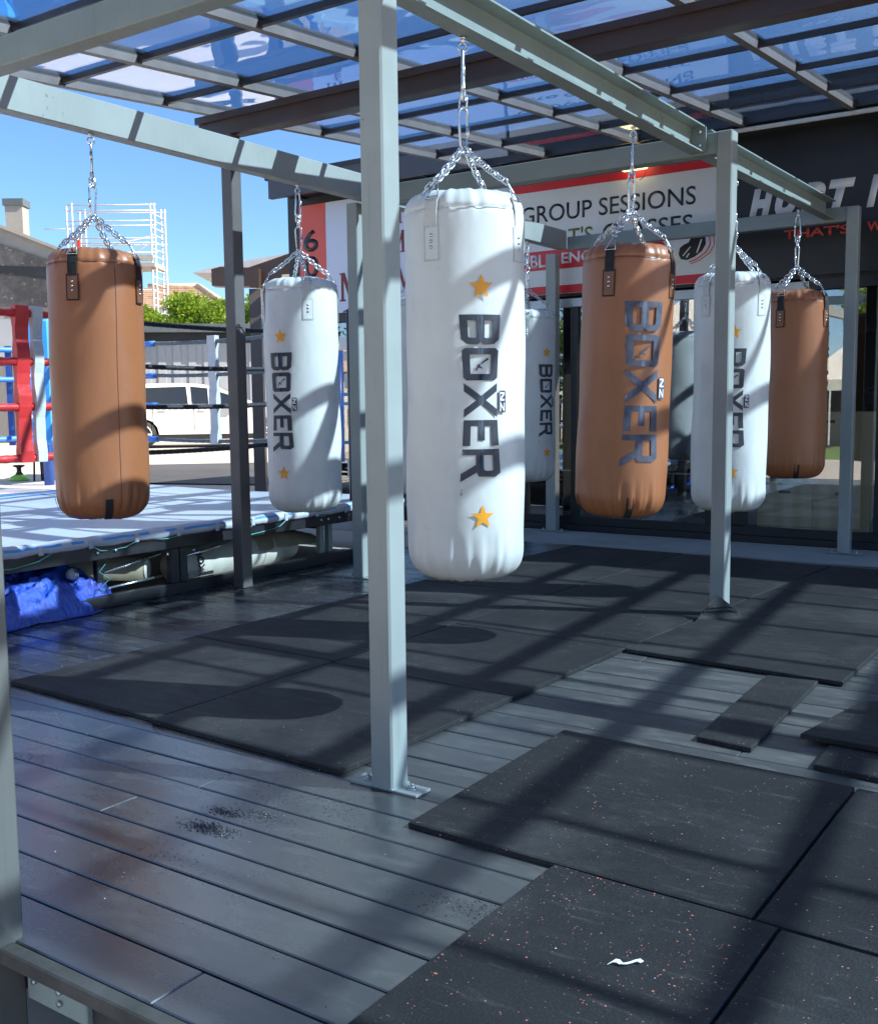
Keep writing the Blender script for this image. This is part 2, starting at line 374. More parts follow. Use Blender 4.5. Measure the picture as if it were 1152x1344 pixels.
def canvas_mat():
    mt, n, b, _ = new_mat('ring_canvas'); v = coords(n, jitter=False)
    f = noise(n, v, .8, 5); s = noise(n, mapping(n, v, (.5, 2.2, 1)), 1.5, 4, .6)
    c = mix(n, ramp(n, f, [(.35, 0), (.7, 1)]), (.46, .47, .51), (.54, .55, .58)); c = mix(n, ramp(n, s, [(.5, 0), (.7, .5)]), c, (.66, .64, .66))
    w = n.nodes.new('ShaderNodeTexVoronoi'); w.inputs['Scale'].default_value = .45; n.links.new(v, w.inputs['Vector'])
    n.links.new(c, b.inputs['Base Color']); b.inputs['Roughness'].default_value = .36; bump(n, b, s, .2, .02); return mt
M['canvas'] = canvas_mat()
M['blue_stripe'] = plain('canvas_blue', (.06, .27, .62), .5, 0, .2, 5)
M['canvas_white'] = plain('canvas_white', (.46, .47, .52), .6, 0, .12, 6)
M['canvas_plum'] = plain('canvas_plum', (.20, .10, .20), .6, 0, .2, 6)
M['rope_red'] = plain('red_rope_cover', (.62, .035, .035), .35, 0, .15, 12, .3)
M['rope_black'] = plain('black_rope', (.018, .016, .02), .6, 0, .4, 30, .6)
M['rope_grey'] = plain('grey_rope', (.13, .14, .16), .6, 0, .3, 30, .6)
M['rope_blue'] = plain('blue_rope_cover', (.05, .20, .62), .4, 0, .15, 9)
M['rope_white'] = plain('white_rope_cover', (.60, .61, .63), .45, 0, .1, 9, .4)
M['pad_blue'] = plain('blue_pad', (.05, .33, .80), .35, 0, .12, 2)
M['pad_navy'] = plain('navy_pad', (.02, .08, .33), .4)
M['teal'] = plain('teal_cord', (.12, .42, .38), .6)
def tarp_mat():
    mt, n, b, _ = new_mat('blue_tarp'); v = coords(n, jitter=False)
    n.links.new(mix(n, ramp(n, noise(n, v, 4, 5), [(.35, 0), (.7, 1)]), (.01, .045, .36), (.02, .10, .60)), b.inputs['Base Color'])
    b.inputs['Roughness'].default_value = .2; b.inputs['Specular IOR Level'].default_value = 1.0
    r = noise(n, mapping(n, v, (1, 2.4, 1)), 14, 6, .65); bump(n, b, r, .9, .03); return mt
M['tarp'] = tarp_mat()
M['cream'] = plain('old_vinyl', (.50, .47, .40), .5, 0, .25, 5, .3)
M['cardboard'] = plain('cardboard', (.28, .23, .15), .7, 0, .2, 8)
M['car_white'] = plain('pearl_car_paint', (.80, .78, .70), .22, 0, .03, 1, spec=.8)
M['tyre'] = plain('tyre', (.02, .02, .02), .8)
M['shed_grey'] = plain('shed_grey', (.36, .38, .41), .6, 0, .06, 1)
M['shed_trim'] = plain('shed_trim', (.09, .11, .125), .5)
M['tile_tan'] = plain('roof_tile', (.56, .42, .30), .8, 0, .18, 3)
M['house_cream'] = plain('house_wall', (.62, .58, .50), .8)
M['galv'] = plain('galvanised', (.66, .62, .60), .4, .3, .1)
M['plank'] = plain('scaffold_plank', (.42, .38, .32), .8)
def leaf_mat(name, a, bb, tr=(.25, .32, .03)):
    mt, n, b, out = new_mat(name); oi = n.nodes.new('ShaderNodeNewGeometry')
    n.links.new(ramp(n, oi.outputs['Random Per Island'], [(0, a), (1, bb)]), b.inputs['Base Color']); b.inputs['Roughness'].default_value = .55
    t = n.nodes.new('ShaderNodeBsdfTranslucent'); t.inputs[0].default_value = (*tr, 1); mx = n.nodes.new('ShaderNodeMixShader'); mx.inputs[0].default_value = .35
    n.links.new(b.outputs[0], mx.inputs[1]); n.links.new(t.outputs[0], mx.inputs[2]); n.links.new(mx.outputs[0], out.inputs[0]); return mt
M['leaf'] = leaf_mat('leaf_bright', (.09, .19, .012), (.24, .36, .02), (.45, .55, .04))
M['leaf_dark'] = leaf_mat('leaf_dark', (.025, .05, .012), (.07, .12, .025), (.08, .14, .02))
M['bark'] = plain('bark', (.09, .065, .045), .9)
M['lime'] = plain('lime_plastic', (.28, .60, .08), .4)
M['reflected_orange'] = plain('reflected_orange', (.70, .10, .04), .4)
M['tent'] = plain('tent_canvas', (.72, .70, .62), .7, 0, .05)
M['poster'] = plain('poster_paper', (.66, .60, .50), .6)

# ------------------------------------------------------------------ ground
def gz(x, y):
    if y < 1.45 or x > -5.24: return -.45
    t = min(1, max(0, (-x - 8.8) / 9.5)); return -.012 + .28 * t
xs = [-180, -90, -60, -40, -30, -24, -20, -18.3, -16, -13, -10, -8.8, -7, -5.24, -5.238, 0, 6, 15, 40, 90, 180]
ys = [-180, -90, -50, -25, -12, -5, 0, 1.449, 1.451, 4, 7, 10, 14, 20, 30, 50, 90, 180]
g = MB(); g.smooth = False
g.add([(x, y, gz(x, y)) for y in ys for x in xs], [(j * len(xs) + i, j * len(xs) + i + 1, (j + 1) * len(xs) + i + 1, (j + 1) * len(xs) + i) for j in range(len(ys) - 1) for i in range(len(xs) - 1)])
struct(part('ground', g, M['yard']))
def patch(name, pts, zoff, mat):
    b = MB(); b.add([(x, y, gz(x, y) + zoff) for x, y in pts], [list(range(len(pts)))]); return struct(part(name, b, mat))
def gpt(px, py):
    d = (at(px, py, 1) - CAMP); z = .1
    for _ in range(12):
        t = (z - CAMP.z) / d.z; q = CAMP + d * t; z = gz(q.x, q.y)
    return (q.x, q.y)
A0, A1 = gpt(100, 613), gpt(460, 606)
B1, B0 = gpt(560, 640), gpt(60, 634)
# asphalt lane crossing the yard, cut into strips so it follows the slope
b = MB(); n_ = 24; vs = []
for i in range(n_ + 1):
    t = i / n_
    for p, q in ((A0, A1), (B0, B1)):
        x = p[0] + (q[0] - p[0]) * t; y = p[1] + (q[1] - p[1]) * t; vs.append((x, y, gz(x, y) + .02))
b.add(vs, [(2 * i, 2 * i + 1, 2 * i + 3, 2 * i + 2) for i in range(n_)]); struct(part('asphalt_lane', b, M['asphalt']))

# slab in front of the shop
b = MB(); b.box(-9.0, 3.2, 7.83, 13.2, -.45, -.004); struct(part('concrete_slab', b, M['slab']))

# ------------------------------------------------------------------ deck
deck = bpy.data.objects.new('deck', None); C.objects.link(deck); struct(deck)
PITCH = .1500; y = 1.315; row = 0
JOINT = {0: [-1.62, 1.1], 1: [-.98, 1.6], 2: [-2.9, .4], 3: [-3.6, -.6], 4: [-2.55, 1.3], 5: [-4.3, -.2], 6: [-2.45, .9]}
brd = {}
while y < 7.8:
    js = [-5.19] + JOINT.get(row, sorted([-5.0 + (row * 1.37) % 2.6, -2.1 + (row * 1.37) % 2.6])) + [3.0]
    js = sorted(set(js))
    for a, c in zip(js, js[1:]):
        if c - a < .3: continue
        x0 = a + .0011; x1 = c - .0011; w_ = PITCH - .007
        mb = MB(); cx = (x0 + x1) / 2
        mb.cbox(x0 - cx, x1 - cx, -w_ / 2, w_ / 2, -.023, 0, .003)
        me = mb.mesh('deck_board', M['deck']); o = link('deck_board', me, deck)
        o.location = (cx, y + PITCH / 2, rnd.uniform(-.0012, .0012)); o.rotation_euler = (0, rnd.uniform(-.0003, .0003), rnd.uniform(-.0006, .0006))
    y += PITCH; row += 1
deck_y1 = y
# joists below and front trim
for i in range(15):
    mb = MB(); jx = -5.1 + i * .58; mb.box(jx - .022, jx + .022, 1.36, 7.8, -.19, -.026); part('joist', mb, M['timber_dark'], deck)
for k, (x0, x1) in enumerate(((-2.074, -1.47), (-1.466, -.2), (-.196, 3.0))):
    mb = MB(); mb.cbox(x0, x1, 1.272, 1.311, -.034, .004, .004); part('edge_trim', mb, M['timber_dark'], deck)
mb = MB(); mb.cbox(-2.04, -1.83, 1.318, 1.335, -.125, -.036, .003)
part('joist_hanger', mb, M['steel'], deck)
for (bx, bz) in ((-2.01, -.075), (-1.92, -.072), (-1.92, -.098)): mb = MB(); mb.tube([(bx, 1.318, bz), (bx, 1.311, bz)], .007, 8); part('bolt', mb, M['bolt'], deck)
mb = MB(); mb.box(-1.83, 3.0, 1.335, 1.352, -.16, -.05); part('bearer', mb, M['timber_dark'], deck)

# crumbs of rubber and grit lying on the boards
mb = MB()
def crumb(x, y, s, z=.001):
    a = rnd.uniform(0, PI); h = s * rnd.uniform(.3, .7)
    pts = [(x + s * math.cos(a + k * 2.1 + rnd.uniform(-.3, .3)) , y + s * math.sin(a + k * 2.1) * .8, z) for k in range(3)]
    mb.add(pts + [(x, y, z + h)], [(0, 1, 3), (1, 2, 3), (2, 0, 3)])
def gp(px, py, z=0):
    d = at(px, py, 1) - CAMP; t = (z - CAMP.z) / d.z; q = CAMP + d * t; return q.x, q.y
for (px, py, sp, n, s) in ((295, 1067, .028, 160, .0036), (272, 1088, .035, 260, .0040), (335, 1072, .05, 110, .003), (345, 1070, .02, 60, .004), (220, 1124, .06, 70, .0028), (100, 945, .10, 60, .003), (125, 975, .12, 110, .003), (45, 993, .08, 80, .003), (350, 1043, .08, 60, .003), (430, 1063, .09, 120, .0032), (365, 1012, .08, 60, .003), (612, 1196, .07, 150, .0034), (150, 1150, .12, 60, .003), (190, 975, .08, 50, .003)):
    cx, cy = gp(px, py)
    for _ in range(int(n * 2.4)): crumb(cx + rnd.gauss(0, sp * 1.3), cy + rnd.gauss(0, sp * .5), s * .62 * rnd.uniform(.4, 1.6))
for _ in range(900): crumb(rnd.uniform(-5, 0), rnd.uniform(1.35, 7.6), rnd.uniform(.0012, .003))
o = tag(part('rubber_crumbs', mb, M['black_plastic']), 'black rubber crumbs and grit scattered over the grey deck boards', 'crumbs'); stuff(o)
mb = MB()
for _ in range(150): crumb(rnd.uniform(-5, 0), rnd.uniform(1.4, 7.6), rnd.uniform(.0015, .0032), .001 if rnd.random() < .3 else .021)
o = tag(part('pale_grit', mb, M['white_print']), 'tiny pale chips of grit scattered over the deck and mats', 'grit'); stuff(o)

# ------------------------------------------------------------------ rubber mats
def matslab(x0, x1, y0, y1, z0=.0015, t=.018, mat='rubber', skew=0., label='', group='rubber floor mats', bend=None, pts=None, n=14):
    cs = pts if pts else [(x0, y0), (x1, y0 + skew), (x1 + skew * .4, y1 + skew), (x0, y1)]
    cx = sum(p[0] for p in cs) / 4; cy = sum(p[1] for p in cs) / 4
    def P(u, v):
        a = Vector(cs[0]).lerp(Vector(cs[1]), u); d = Vector(cs[3]).lerp(Vector(cs[2]), u); return a.lerp(d, v)
    us = [0, .006] + [i / n for i in range(1, n)] + [.994, 1]; N = len(us); mb = MB(); mb.smooth = False
    top = []; bot = []
    for j, v in enumerate(us):
        for i, u in enumerate(us):
            q = P(u, v); e = (i in (0, N - 1)) or (j in (0, N - 1)); zz = z0 + t - (.003 if e else 0) + .0012 * math.sin(u * 5 + x0 * 7) * math.sin(v * 4 + y0 * 5)
            zb = z0; xx, yy = q.x, q.y
            if bend:
                dx, dy, dz = bend(xx, yy); xx += dx; yy += dy; zz += dz; zb += dz
            top.append((xx - cx, yy - cy, zz)); bot.append((xx - cx, yy - cy, zb))
    f = []
    for j in range(N - 1):
        for i in range(N - 1):
            a = j * N + i; f.append((a, a + 1, a + N + 1, a + N)); a += N * N; f.append((a, a + N, a + N + 1, a + 1))
    for i in range(N - 1):
        f.append((i, N * N + i, N * N + i + 1, i + 1)); a = (N - 1) * N + i; f.append((a, a + 1, N * N + a + 1, N * N + a))
        a = i * N; f.append((a, a + N, N * N + a + N, N * N + a)); a = i * N + N - 1; f.append((a, N * N + a, N * N + a + N, a + N))
    mb.add(top + bot, f)
    o = part('rubber_mat', mb, M[mat]); o.location = (cx, cy, 0); tag(o, label, 'mat', group); return o
# left column, front to back
c0 = [(-4.078, 2.645), (-3.105, 2.605)]
Ys = [2.63, 3.68, 4.70, 5.70, 6.66, 7.80]
lab0 = ['bluish glossy black rubber mat at the left front corner of the bag area', 'black rubber mat second in the row nearest the boxing ring', 'black rubber mat beside the boxing ring, level with the small far left post', 'black rubber mat third back in the row beside the boxing ring, under the white bag', 'backmost black rubber mat of the row nearest the boxing ring, touching the concrete']
lab1 = ['black rubber mat left behind the foot of the nearest grey post', 'black rubber mat with the round shadow of a bag, behind the nearest post', 'black rubber mat in the middle of the floor with long bag shadows', 'black rubber mat left of the curled mat corner and one row further back', 'black rubber mat at the back of the floor by the glazed shopfront, in full shade']
def lerp_tab(tab, y):
    for (y0, v0), (y1, v1) in zip(tab, tab[1:]):
        if y <= y1 or (y1, v1) == tab[-1]: return v0 + (v1 - v0) * (y - y0) / (y1 - y0)
def e_left(y): return lerp_tab([(2.6, -4.078), (5.77, -4.042), (7.85, -3.961)], y)
def e_mid(y): return lerp_tab([(2.6, -3.103), (4.66, -3.080), (7.70, -3.010)], y)
def e_right(y): return lerp_tab([(2.5, -2.134), (3.57, -2.093), (4.58, -2.062), (5.87, -1.990), (7.50, -1.880)], y)
def sheet(ea, eb, y0, y1, dr, lab, mat='rubber', z0=.0015, ga=.003, gb=.003, **k):
    matslab(0, 0, 0, 0, pts=[(ea(y0) + ga, y0), (eb(y0 + dr) - gb, y0 + dr), (eb(y1 + dr) - gb, y1 + dr), (ea(y1) + ga, y1)], z0=z0, label=lab, mat=mat, **k)
for i in range(5):
    sheet(e_left, e_mid, Ys[i] + .004 * (i > 0), Ys[i + 1] - .004, -.030, lab0[i], z0=.0015 + .0008 * (i % 2))
for i in range(5):
    sheet(e_mid, e_right, Ys[i] - .048, Ys[i + 1] - .056, -.045, lab1[i], z0=.0012 + .0009 * ((i + 1) % 2))
PB = Vector((-1.93, 5.52))
def curl(x, y):
    # the back left corner is bent sharply up against the foot of the post
    nx_, ny_ = -.62, .78; d = (x + 1.985) * nx_ + (y - 5.555) * ny_ + .150
    if d > 0:
        th = min(1.15, d * 16); L_ = d
        return (-nx_ * (L_ - L_ * math.cos(th)) , -ny_ * (L_ - L_ * math.cos(th)), L_ * math.sin(th))
    return (0, 0, 0)
matslab(0, 0, 0, 0, pts=[(-2.054, 4.575), (-1.03, 4.495), (-1.03, 5.50), (-1.985, 5.555)], z0=.006, label='black rubber mat with its back left corner curled up against a grey post', mat='rubber', bend=curl, n=44)
e_far = lambda y: e_right(y) + 1.03
e_out = lambda y: e_right(y) + 2.06
sheet(e_right, e_far, 5.575, 6.56, -.07, 'black rubber mat right behind the curled one, crossed by a post shadow', ga=.006)
sheet(e_right, e_far, 6.57, 7.70, -.07, 'shaded black rubber mat at the back beside the rightmost grey post', ga=.006, z0=.0022)
sheet(e_far, e_out, 5.50, 6.48, -.05, 'black rubber mat at the right edge, in the row behind the curled mat')
sheet(e_far, e_out, 6.49, 7.62, -.05, 'black rubber mat at the right edge against the concrete strip', z0=.0022)
matslab(0, 0, 0, 0, pts=[(-1.29, 3.49), (-1.09, 3.47), (-1.125, 4.47), (-1.335, 4.46)], label='narrow offcut strip of black rubber mat lying alone on the bare boards', mat='rubber_red')
matslab(0, 0, 0, 0, pts=[(-.868, 3.416), (.13, 3.33), (.16, 3.86), (-.885, 3.90)], z0=.0015, label='small black rubber mat lying under the lifted mat at the right edge', mat='rubber_red')
matslab(0, 0, 0, 0, pts=[(-.975, 3.655), (.03, 3.545), (.10, 4.36), (-.885, 4.19)], z0=.021, label='lifted black rubber mat resting askew on a smaller mat at the right edge', mat='rubber',
        bend=lambda x, y: (0, 0, .012 * max(0, min(1, (x + 1.0) * 1.5))))
# front right block
matslab(0, 0, 0, 0, pts=[(-1.70, 2.315), (-.712, 2.295), (-.708, 3.275), (-1.722, 3.31)], label='large black rubber mat with few red flecks right of the nearest post', mat='rubber_red')
matslab(0, 0, 0, 0, pts=[(-.700, 2.295), (.29, 2.27), (.29, 3.25), (-.698, 3.272)], label='black rubber mat at the right edge beside the large lightly flecked mat', mat='rubber_red')
matslab(0, 0, 0, 0, pts=[(-1.226, 1.29), (-.650, 1.275), (-.648, 2.283), (-1.224, 2.30)], label='black rubber mat speckled heavily with red, nearest the camera', mat='rubber_very_red')
matslab(0, 0, 0, 0, pts=[(-.640, 1.27), (.34, 1.25), (.34, 2.255), (-.638, 2.278)], label='red flecked black rubber mat in the front right corner of the picture', mat='rubber_red')
# twist of white tape on the speckled mat
tx, ty = gp(818, 1268, .02); mb = MB(); pts = []
for i in range(9):
    t = i / 8; pts.append((tx - .028 + .056 * t, ty - .02 + .04 * t + .006 * math.sin(t * 9), .024 + .003 * abs(math.sin(t * 9))))
vs = []
for i, p in enumerate(pts): tw = .5 + .5 * math.sin(i * 1.3); vs += [p, (p[0] + .004, p[1] + .009, p[2] + .004 * tw), (p[0], p[1], p[2] - .0012), (p[0] + .004, p[1] + .009, p[2] + .004 * tw - .0012)]
for i in range(len(pts) - 1): a_ = 4 * i; mb.add([vs[a_ + k] for k in range(8)], [(0, 1, 5, 4), (2, 6, 7, 3), (0, 4, 6, 2), (1, 3, 7, 5)])
tag(part('tape_scrap', mb, M['white_print']), 'twisted scrap of white tape lying on the red speckled mat', 'litter')

# ------------------------------------------------------------------ steel frame
frame = thing('steel_frame', 'grey green steel frame of posts and beams carrying the punch bags', 'steel frame', (-1.94, 2.54, 0))
ZT, ZB = 2.66, 2.55
def steel_post(x0, x1, y0, y1, ztop, plate=True, px=.088, zb=0.):
    mb = MB(); mb.cbox(x0, x1, y0, y1, zb + .009, ztop, .006); o = part('post', mb, M['steel_light'], frame)
    if plate:
        mb = MB(); mb.cbox(x0 - px, x1 + px, y0 + .004, y1 - .004, zb + .0005, zb + .010, .002); q = part('base_plate', mb, M['steel_light'], o) if False else None
        me = mb.mesh('base_plate', M['steel_light'], wpos(frame)); q = link('base_plate', me, o)
        for s in (-1, 1):
            bx = (x0 - px * .5) if s < 0 else (x1 + px * .5); by = (y0 + y1) / 2
            mb = MB(); mb.tube([(bx, by, zb + .010), (bx, by, zb + .0125)], .014, 12); mb.tube([(bx, by, zb + .0125), (bx, by, zb + .021)], .0095, 6); mb.tube([(bx, by, zb + .021), (bx, by, zb + .028)], .005, 8)
            link('anchor_bolt', mb.mesh('anchor_bolt', M['bolt'], wpos(frame)), o)
    return o
steel_post(-1.982, -1.897, 2.502, 2.588, 2.63)
steel_post(-1.995, -1.910, 5.560, 5.652, 2.625)
steel_post(-2.013, -1.923, 8.455, 8.540, ZT)
steel_post(-4.700, -4.598, 8.650, 8.735, ZT - .1)
steel_post(-4.560, -4.470, 5.600, 5.690, ZB - .002)
steel_post(-4.560, -4.470, 2.50, 2.59, ZB - .002)
# cross beams run square to the bag beams
for xa, xb, ya, yb, za, zb_ in ((-4.38, -1.984, 2.505, 2.585, 2.51, 2.62), (-4.38, -1.997, 5.565, 5.66, 2.512, 2.622), (-4.38, -2.015, 8.46, 8.54, 2.552, 2.662)):
    mb = MB(); mb.cbox(xa, xb, ya, yb, za, zb_, .004); part('cross_beam', mb, M['steel'], frame)
mb = MB(); mb.cbox(-1.895, 3.2, 2.505, 2.585, 2.51, 2.62, .004); part('cross_beam', mb, M['steel'], frame)
# channel beam with the flanges towards +x, carries four bags
def bline(y): return (-2.119 - .007 * (y - 2.9) - .0035 * max(0, y - 5.56) ** 1.3, 2.502 + .0075 * (y - 2.9) + .0097 * max(0, y - 5.56))
def channel(y0, y1, w=.078, h=.142, t=.008):
    mb = MB()
    for (xa, xb, za, zc) in ((0, t, 0, h), (t, w, 0, t), (t, w, h - t, h)):
        vs = []
        for z in (za, zc):
            for y in (y0, y1):
                bx_, bz_ = bline(y)
                for x in (xa, xb): vs.append((bx_ + x, y, bz_ + z))
        mb.add(vs, [(0, 2, 3, 1), (4, 5, 7, 6), (0, 1, 5, 4), (2, 6, 7, 3), (0, 4, 6, 2), (1, 3, 7, 5)])
    return part('channel_beam', mb, M['steel'], frame)
channel(2.587, 5.560); channel(5.664, 8.456); channel(-1.0, 2.503)
for yy in (5.548, 5.666):
    bx_, bz_ = bline(yy); mb = MB(); mb.box(bx_ + .009, bx_ + .088, yy, yy + .010, bz_ + .009, bz_ + .133); part('end_plate', mb, M['steel'], frame)
for zz in (.035, .105):
    bx_, bz_ = bline(5.548); mb = MB(); mb.tube([(bx_ + .055, 5.548, bz_ + zz), (bx_ + .055, 5.536, bz_ + zz)], .010, 6); part('bolt', mb, M['bolt'], frame)
def weld(pts):
    mb = MB(); n_ = len(pts) * 1; out = []
    for (a, b_) in zip(pts, pts[1:]):
        a = Vector(a); b_ = Vector(b_)
        for i in range(14): p = a.lerp(b_, i / 14); out.append(p)
    out.append(Vector(pts[-1])); mb.tube(out, [.0045 + .0012 * math.sin(i * 1.9) for i in range(len(out))], 6); part('weld_bead', mb, M['steel'], frame)
weld([(-1.998, 5.563, 2.622), (-1.998, 5.563, 2.512), (-1.998, 5.655, 2.512)])
weld([(-2.017, 8.458, 2.662), (-2.017, 8.458, 2.552)])
weld([(-1.986, 2.503, 2.51), (-1.986, 2.585, 2.51)])
for (x0, x1, y0, y1) in ((-1.982, -1.897, 2.502, 2.588), (-1.995, -1.910, 5.560, 5.652), (-2.013, -1.923, 8.455, 8.540)):
    weld([(x0, y0, .011), (x1, y0, .011), (x1, y1, .011)])
# box beam with flat face, left row
mb = MB(); mb.cbox(-4.470, -4.382, 2.634, 8.455, ZB + .005, ZB + .165, .005); part('box_beam', mb, M['steel_light'], frame)
mb = MB(); mb.cbox(-4.470, -4.382, -1.0, 2.556, ZB + .005, ZB + .165, .005); part('box_beam', mb, M['steel_light'], frame)
# bay to the right, outside the picture but throwing shade into it
# brown post of the awning is separate, see below

# leftmost near post at the deck edge
t = thing('deck_edge_post', 'grey steel post at the extreme left rising from the front edge of the deck', 'post', (-2.1, 1.36, -.45))
mb = MB(); mb.cbox(-2.17, -2.078, 1.255, 1.343, -.45, 3.3, .006); part('shaft', mb, M['post_grey'], t)
mb = MB(); mb.cbox(-2.15, -2.095, 1.247, 1.2545, -.24, -.09, .002); part('bracket', mb, M['steel'], t)
mb = MB(); mb.tube([(-2.12, 1.247, -.12), (-2.12, 1.24, -.12)], .010, 6); part('bolt', mb, M['bolt'], t)

# ------------------------------------------------------------------ awning roof
rt = thing('awning_roof', 'glazed awning roof of blue translucent sheets on dark bars overhead', 'awning', (-5.2, 4.95, 0))
def rz(y): return 3.083 + .075 * (y - 4.95)
RX = [-5.215, -4.565, -3.69, -2.81, -1.985, -1.11, -.32, .46, 1.24, 2.02, 2.80, 3.60]
RY = [8.38 - .75 * k for k in range(10)]; RY0 = RY[-1]
def slope_box(x0, x1, y0, y1, h0, h1):
    mb = MB(); vs = [(x, y, rz(y) + h) for h in (h0, h1) for y in (y0, y1) for x in (x0, x1)]
    mb.add(vs, [(0, 2, 3, 1), (4, 5, 7, 6), (0, 1, 5, 4), (2, 6, 7, 3), (0, 4, 6, 2), (1, 3, 7, 5)]); return mb
for x in RX:
    part('rafter', slope_box(x - .024, x + .024, RY0 - .03, 8.42, .012, .058), M['rafter'], rt)
    part('rafter_cap', slope_box(x - .040, x + .040, RY0 - .03, 8.42, .066, .078), M['purlin'], rt)
for a, c in zip(RX, RX[1:]):
    for y in RY:
        part('glazing_bar', slope_box(a + .026, c - .026, y - .016, y + .016, .022, .056), M['purlin'], rt)
    for ya, yb in zip(RY[1:], RY):
        part('roof_sheet', slope_box(a + .028, c - .028, ya + .018, yb - .018, .050, .054), M['roof_sheet'], rt)
# brown gutter girder
mb = MB(); mb.cbox(-5.235, 4.2, 4.93, 5.04, 2.925, 3.062, .006); mb.box(-5.24, 4.2, 4.905, 4.93, 3.02, 3.062); mb.box(-5.24, 4.2, 4.92, 4.93, 2.925, 2.945)
part('girder', mb, M['bronze'], rt)
mb = MB(); mb.cbox(-5.01, -4.92, 4.90, 4.99, .002, 2.92, .004); part('support_post', mb, M['post_brown'], rt)
mb = MB(); mb.tube([(-2.95, 8.34, 3.312), (3.2, 8.34, 3.312)], .017, 10)
o = part('conduit_pipe', mb, M['white_web']); tag(o, 'thin pale conduit running along the top of the shopfront under the awning', 'pipe')

# ------------------------------------------------------------------ punch bags
def tube_link(L, Wd, r, seg=5, n=10):
    pts = []
    for k in range(n):
        a = 2 * PI * k / n; x = math.cos(a) * Wd / 2; z = math.sin(a) * Wd / 2 + (L - Wd) / 2 * (1 if math.sin(a) > 0 else -1)
        pts.append((x, 0, z))
    return MB().tube(pts, r, seg, closed=True)
LINK = tube_link(.040, .025, .0037, 6, 12).mesh('chain_link', M['zinc'])
CARA = tube_link(.150, .044, .0056, 8, 18)
_v = []
for (x, y, z) in CARA.v: _v.append((x * (.60 + .40 * (z + .075) / .15), y, z))
CARA.v = _v; CARA.smooth = True
CARA.tube([(.019, 0, .012), (.019, 0, -.03)], .0072, 8); CARA = CARA.mesh('carabiner', M['zinc'])
def orient(o, p, q, roll):
    d = (Vector(p) - Vector(q)).normalized(); o.rotation_mode = 'QUATERNION'
    o.rotation_quaternion = d.to_track_quat('Z', 'Y') @ Matrix.Rotation(roll, 3, 'Z').to_quaternion()
    o.location = (Vector(p) + Vector(q)) / 2

LET = {  # outlines and counters, cell height 1
 'B': ([(0, 0), (.80, 0), (.95, .13), (.97, .40), (.86, .50), (.97, .60), (.95, .87), (.80, 1), (0, 1)], [[(.16, .15), (.16, .42), (.76, .42), (.80, .36), (.78, .19), (.72, .15)], [(.16, .58), (.16, .85), (.72, .85), (.78, .81), (.80, .64), (.76, .58)]]),
 'O': ([(.08, 0), (.97, 0), (1.05, .08), (1.05, .92), (.97, 1), (.08, 1), (0, .92), (0, .08)], [[(.17, .17), (.17, .83), (.88, .83), (.88, .17)]]),
 'X': ([(0, 0), (.22, 0), (.54, .38), (.86, 0), (1.08, 0), (.66, .5), (1.08, 1), (.86, 1), (.54, .62), (.22, 1), (0, 1), (.42, .5)], []),
 'E': ([(0, 0), (.84, 0), (.84, .17), (.16, .17), (.16, .43), (.66, .43), (.66, .58), (.16, .58), (.16, .83), (.84, .83), (.84, 1), (0, 1)], []),
 'R': ([(0, 0), (.16, 0), (.16, .38), (.52, .38), (.84, 0), (1.06, 0), (.74, .39), (.90, .45), (.92, .86), (.80, 1), (0, 1)], [[(.16, .54), (.16, .85), (.70, .85), (.75, .80), (.75, .60), (.68, .54)]])}
def fill_curve(loops, off=0.):
    cu = bpy.data.curves.new('outline', 'CURVE'); cu.dimensions = '2D'; cu.fill_mode = 'BOTH'; cu.offset = off
    for lp in loops:
        s = cu.splines.new('POLY'); s.points.add(len(lp) - 1)
        for i, (x, y) in enumerate(lp): s.points[i].co = (x, y, 0, 1)
        s.use_cyclic_u = True
    o = bpy.data.objects.new('outline', cu); me = bpy.data.meshes.new_from_object(o); bpy.data.objects.remove(o); bpy.data.curves.remove(cu)
    return me
def wrap(loops, name, mat, r, fn, step=.012, off=0.):
    """flat outline bent round the bag; fn gives (across, height) for each outline point"""
    me = fill_curve(loops, off); bm = bmesh.new(); bm.from_mesh(me); bpy.data.meshes.remove(me)
    for v in bm.verts:
        a, z = fn(v.co.x, v.co.y); v.co = Vector((a, 0, z))
    xs_ = [v.co.x for v in bm.verts]; k = math.ceil(min(xs_) / step)
    while k * step < max(xs_):
        bmesh.ops.bisect_plane(bm, geom=bm.verts[:] + bm.edges[:] + bm.faces[:], plane_co=(k * step, 0, 0), plane_no=(1, 0, 0)); k += 1
    for v in bm.verts:
        th = v.co.x / r - PI / 2; v.co = Vector((r * math.cos(th), r * math.sin(th), v.co.z))
    bmesh.ops.recalc_face_normals(bm, faces=bm.faces)
    for f in bm.faces: f.smooth = True
    nm = bpy.data.meshes.new(name); bm.to_mesh(nm); bm.free(); nm.materials.append(mat); return nm
def taper(u, L, v, k):
    s = 1 + k * (abs(u / L - .5) * 2) ** 1.4; return .5 + (v - .5) * s

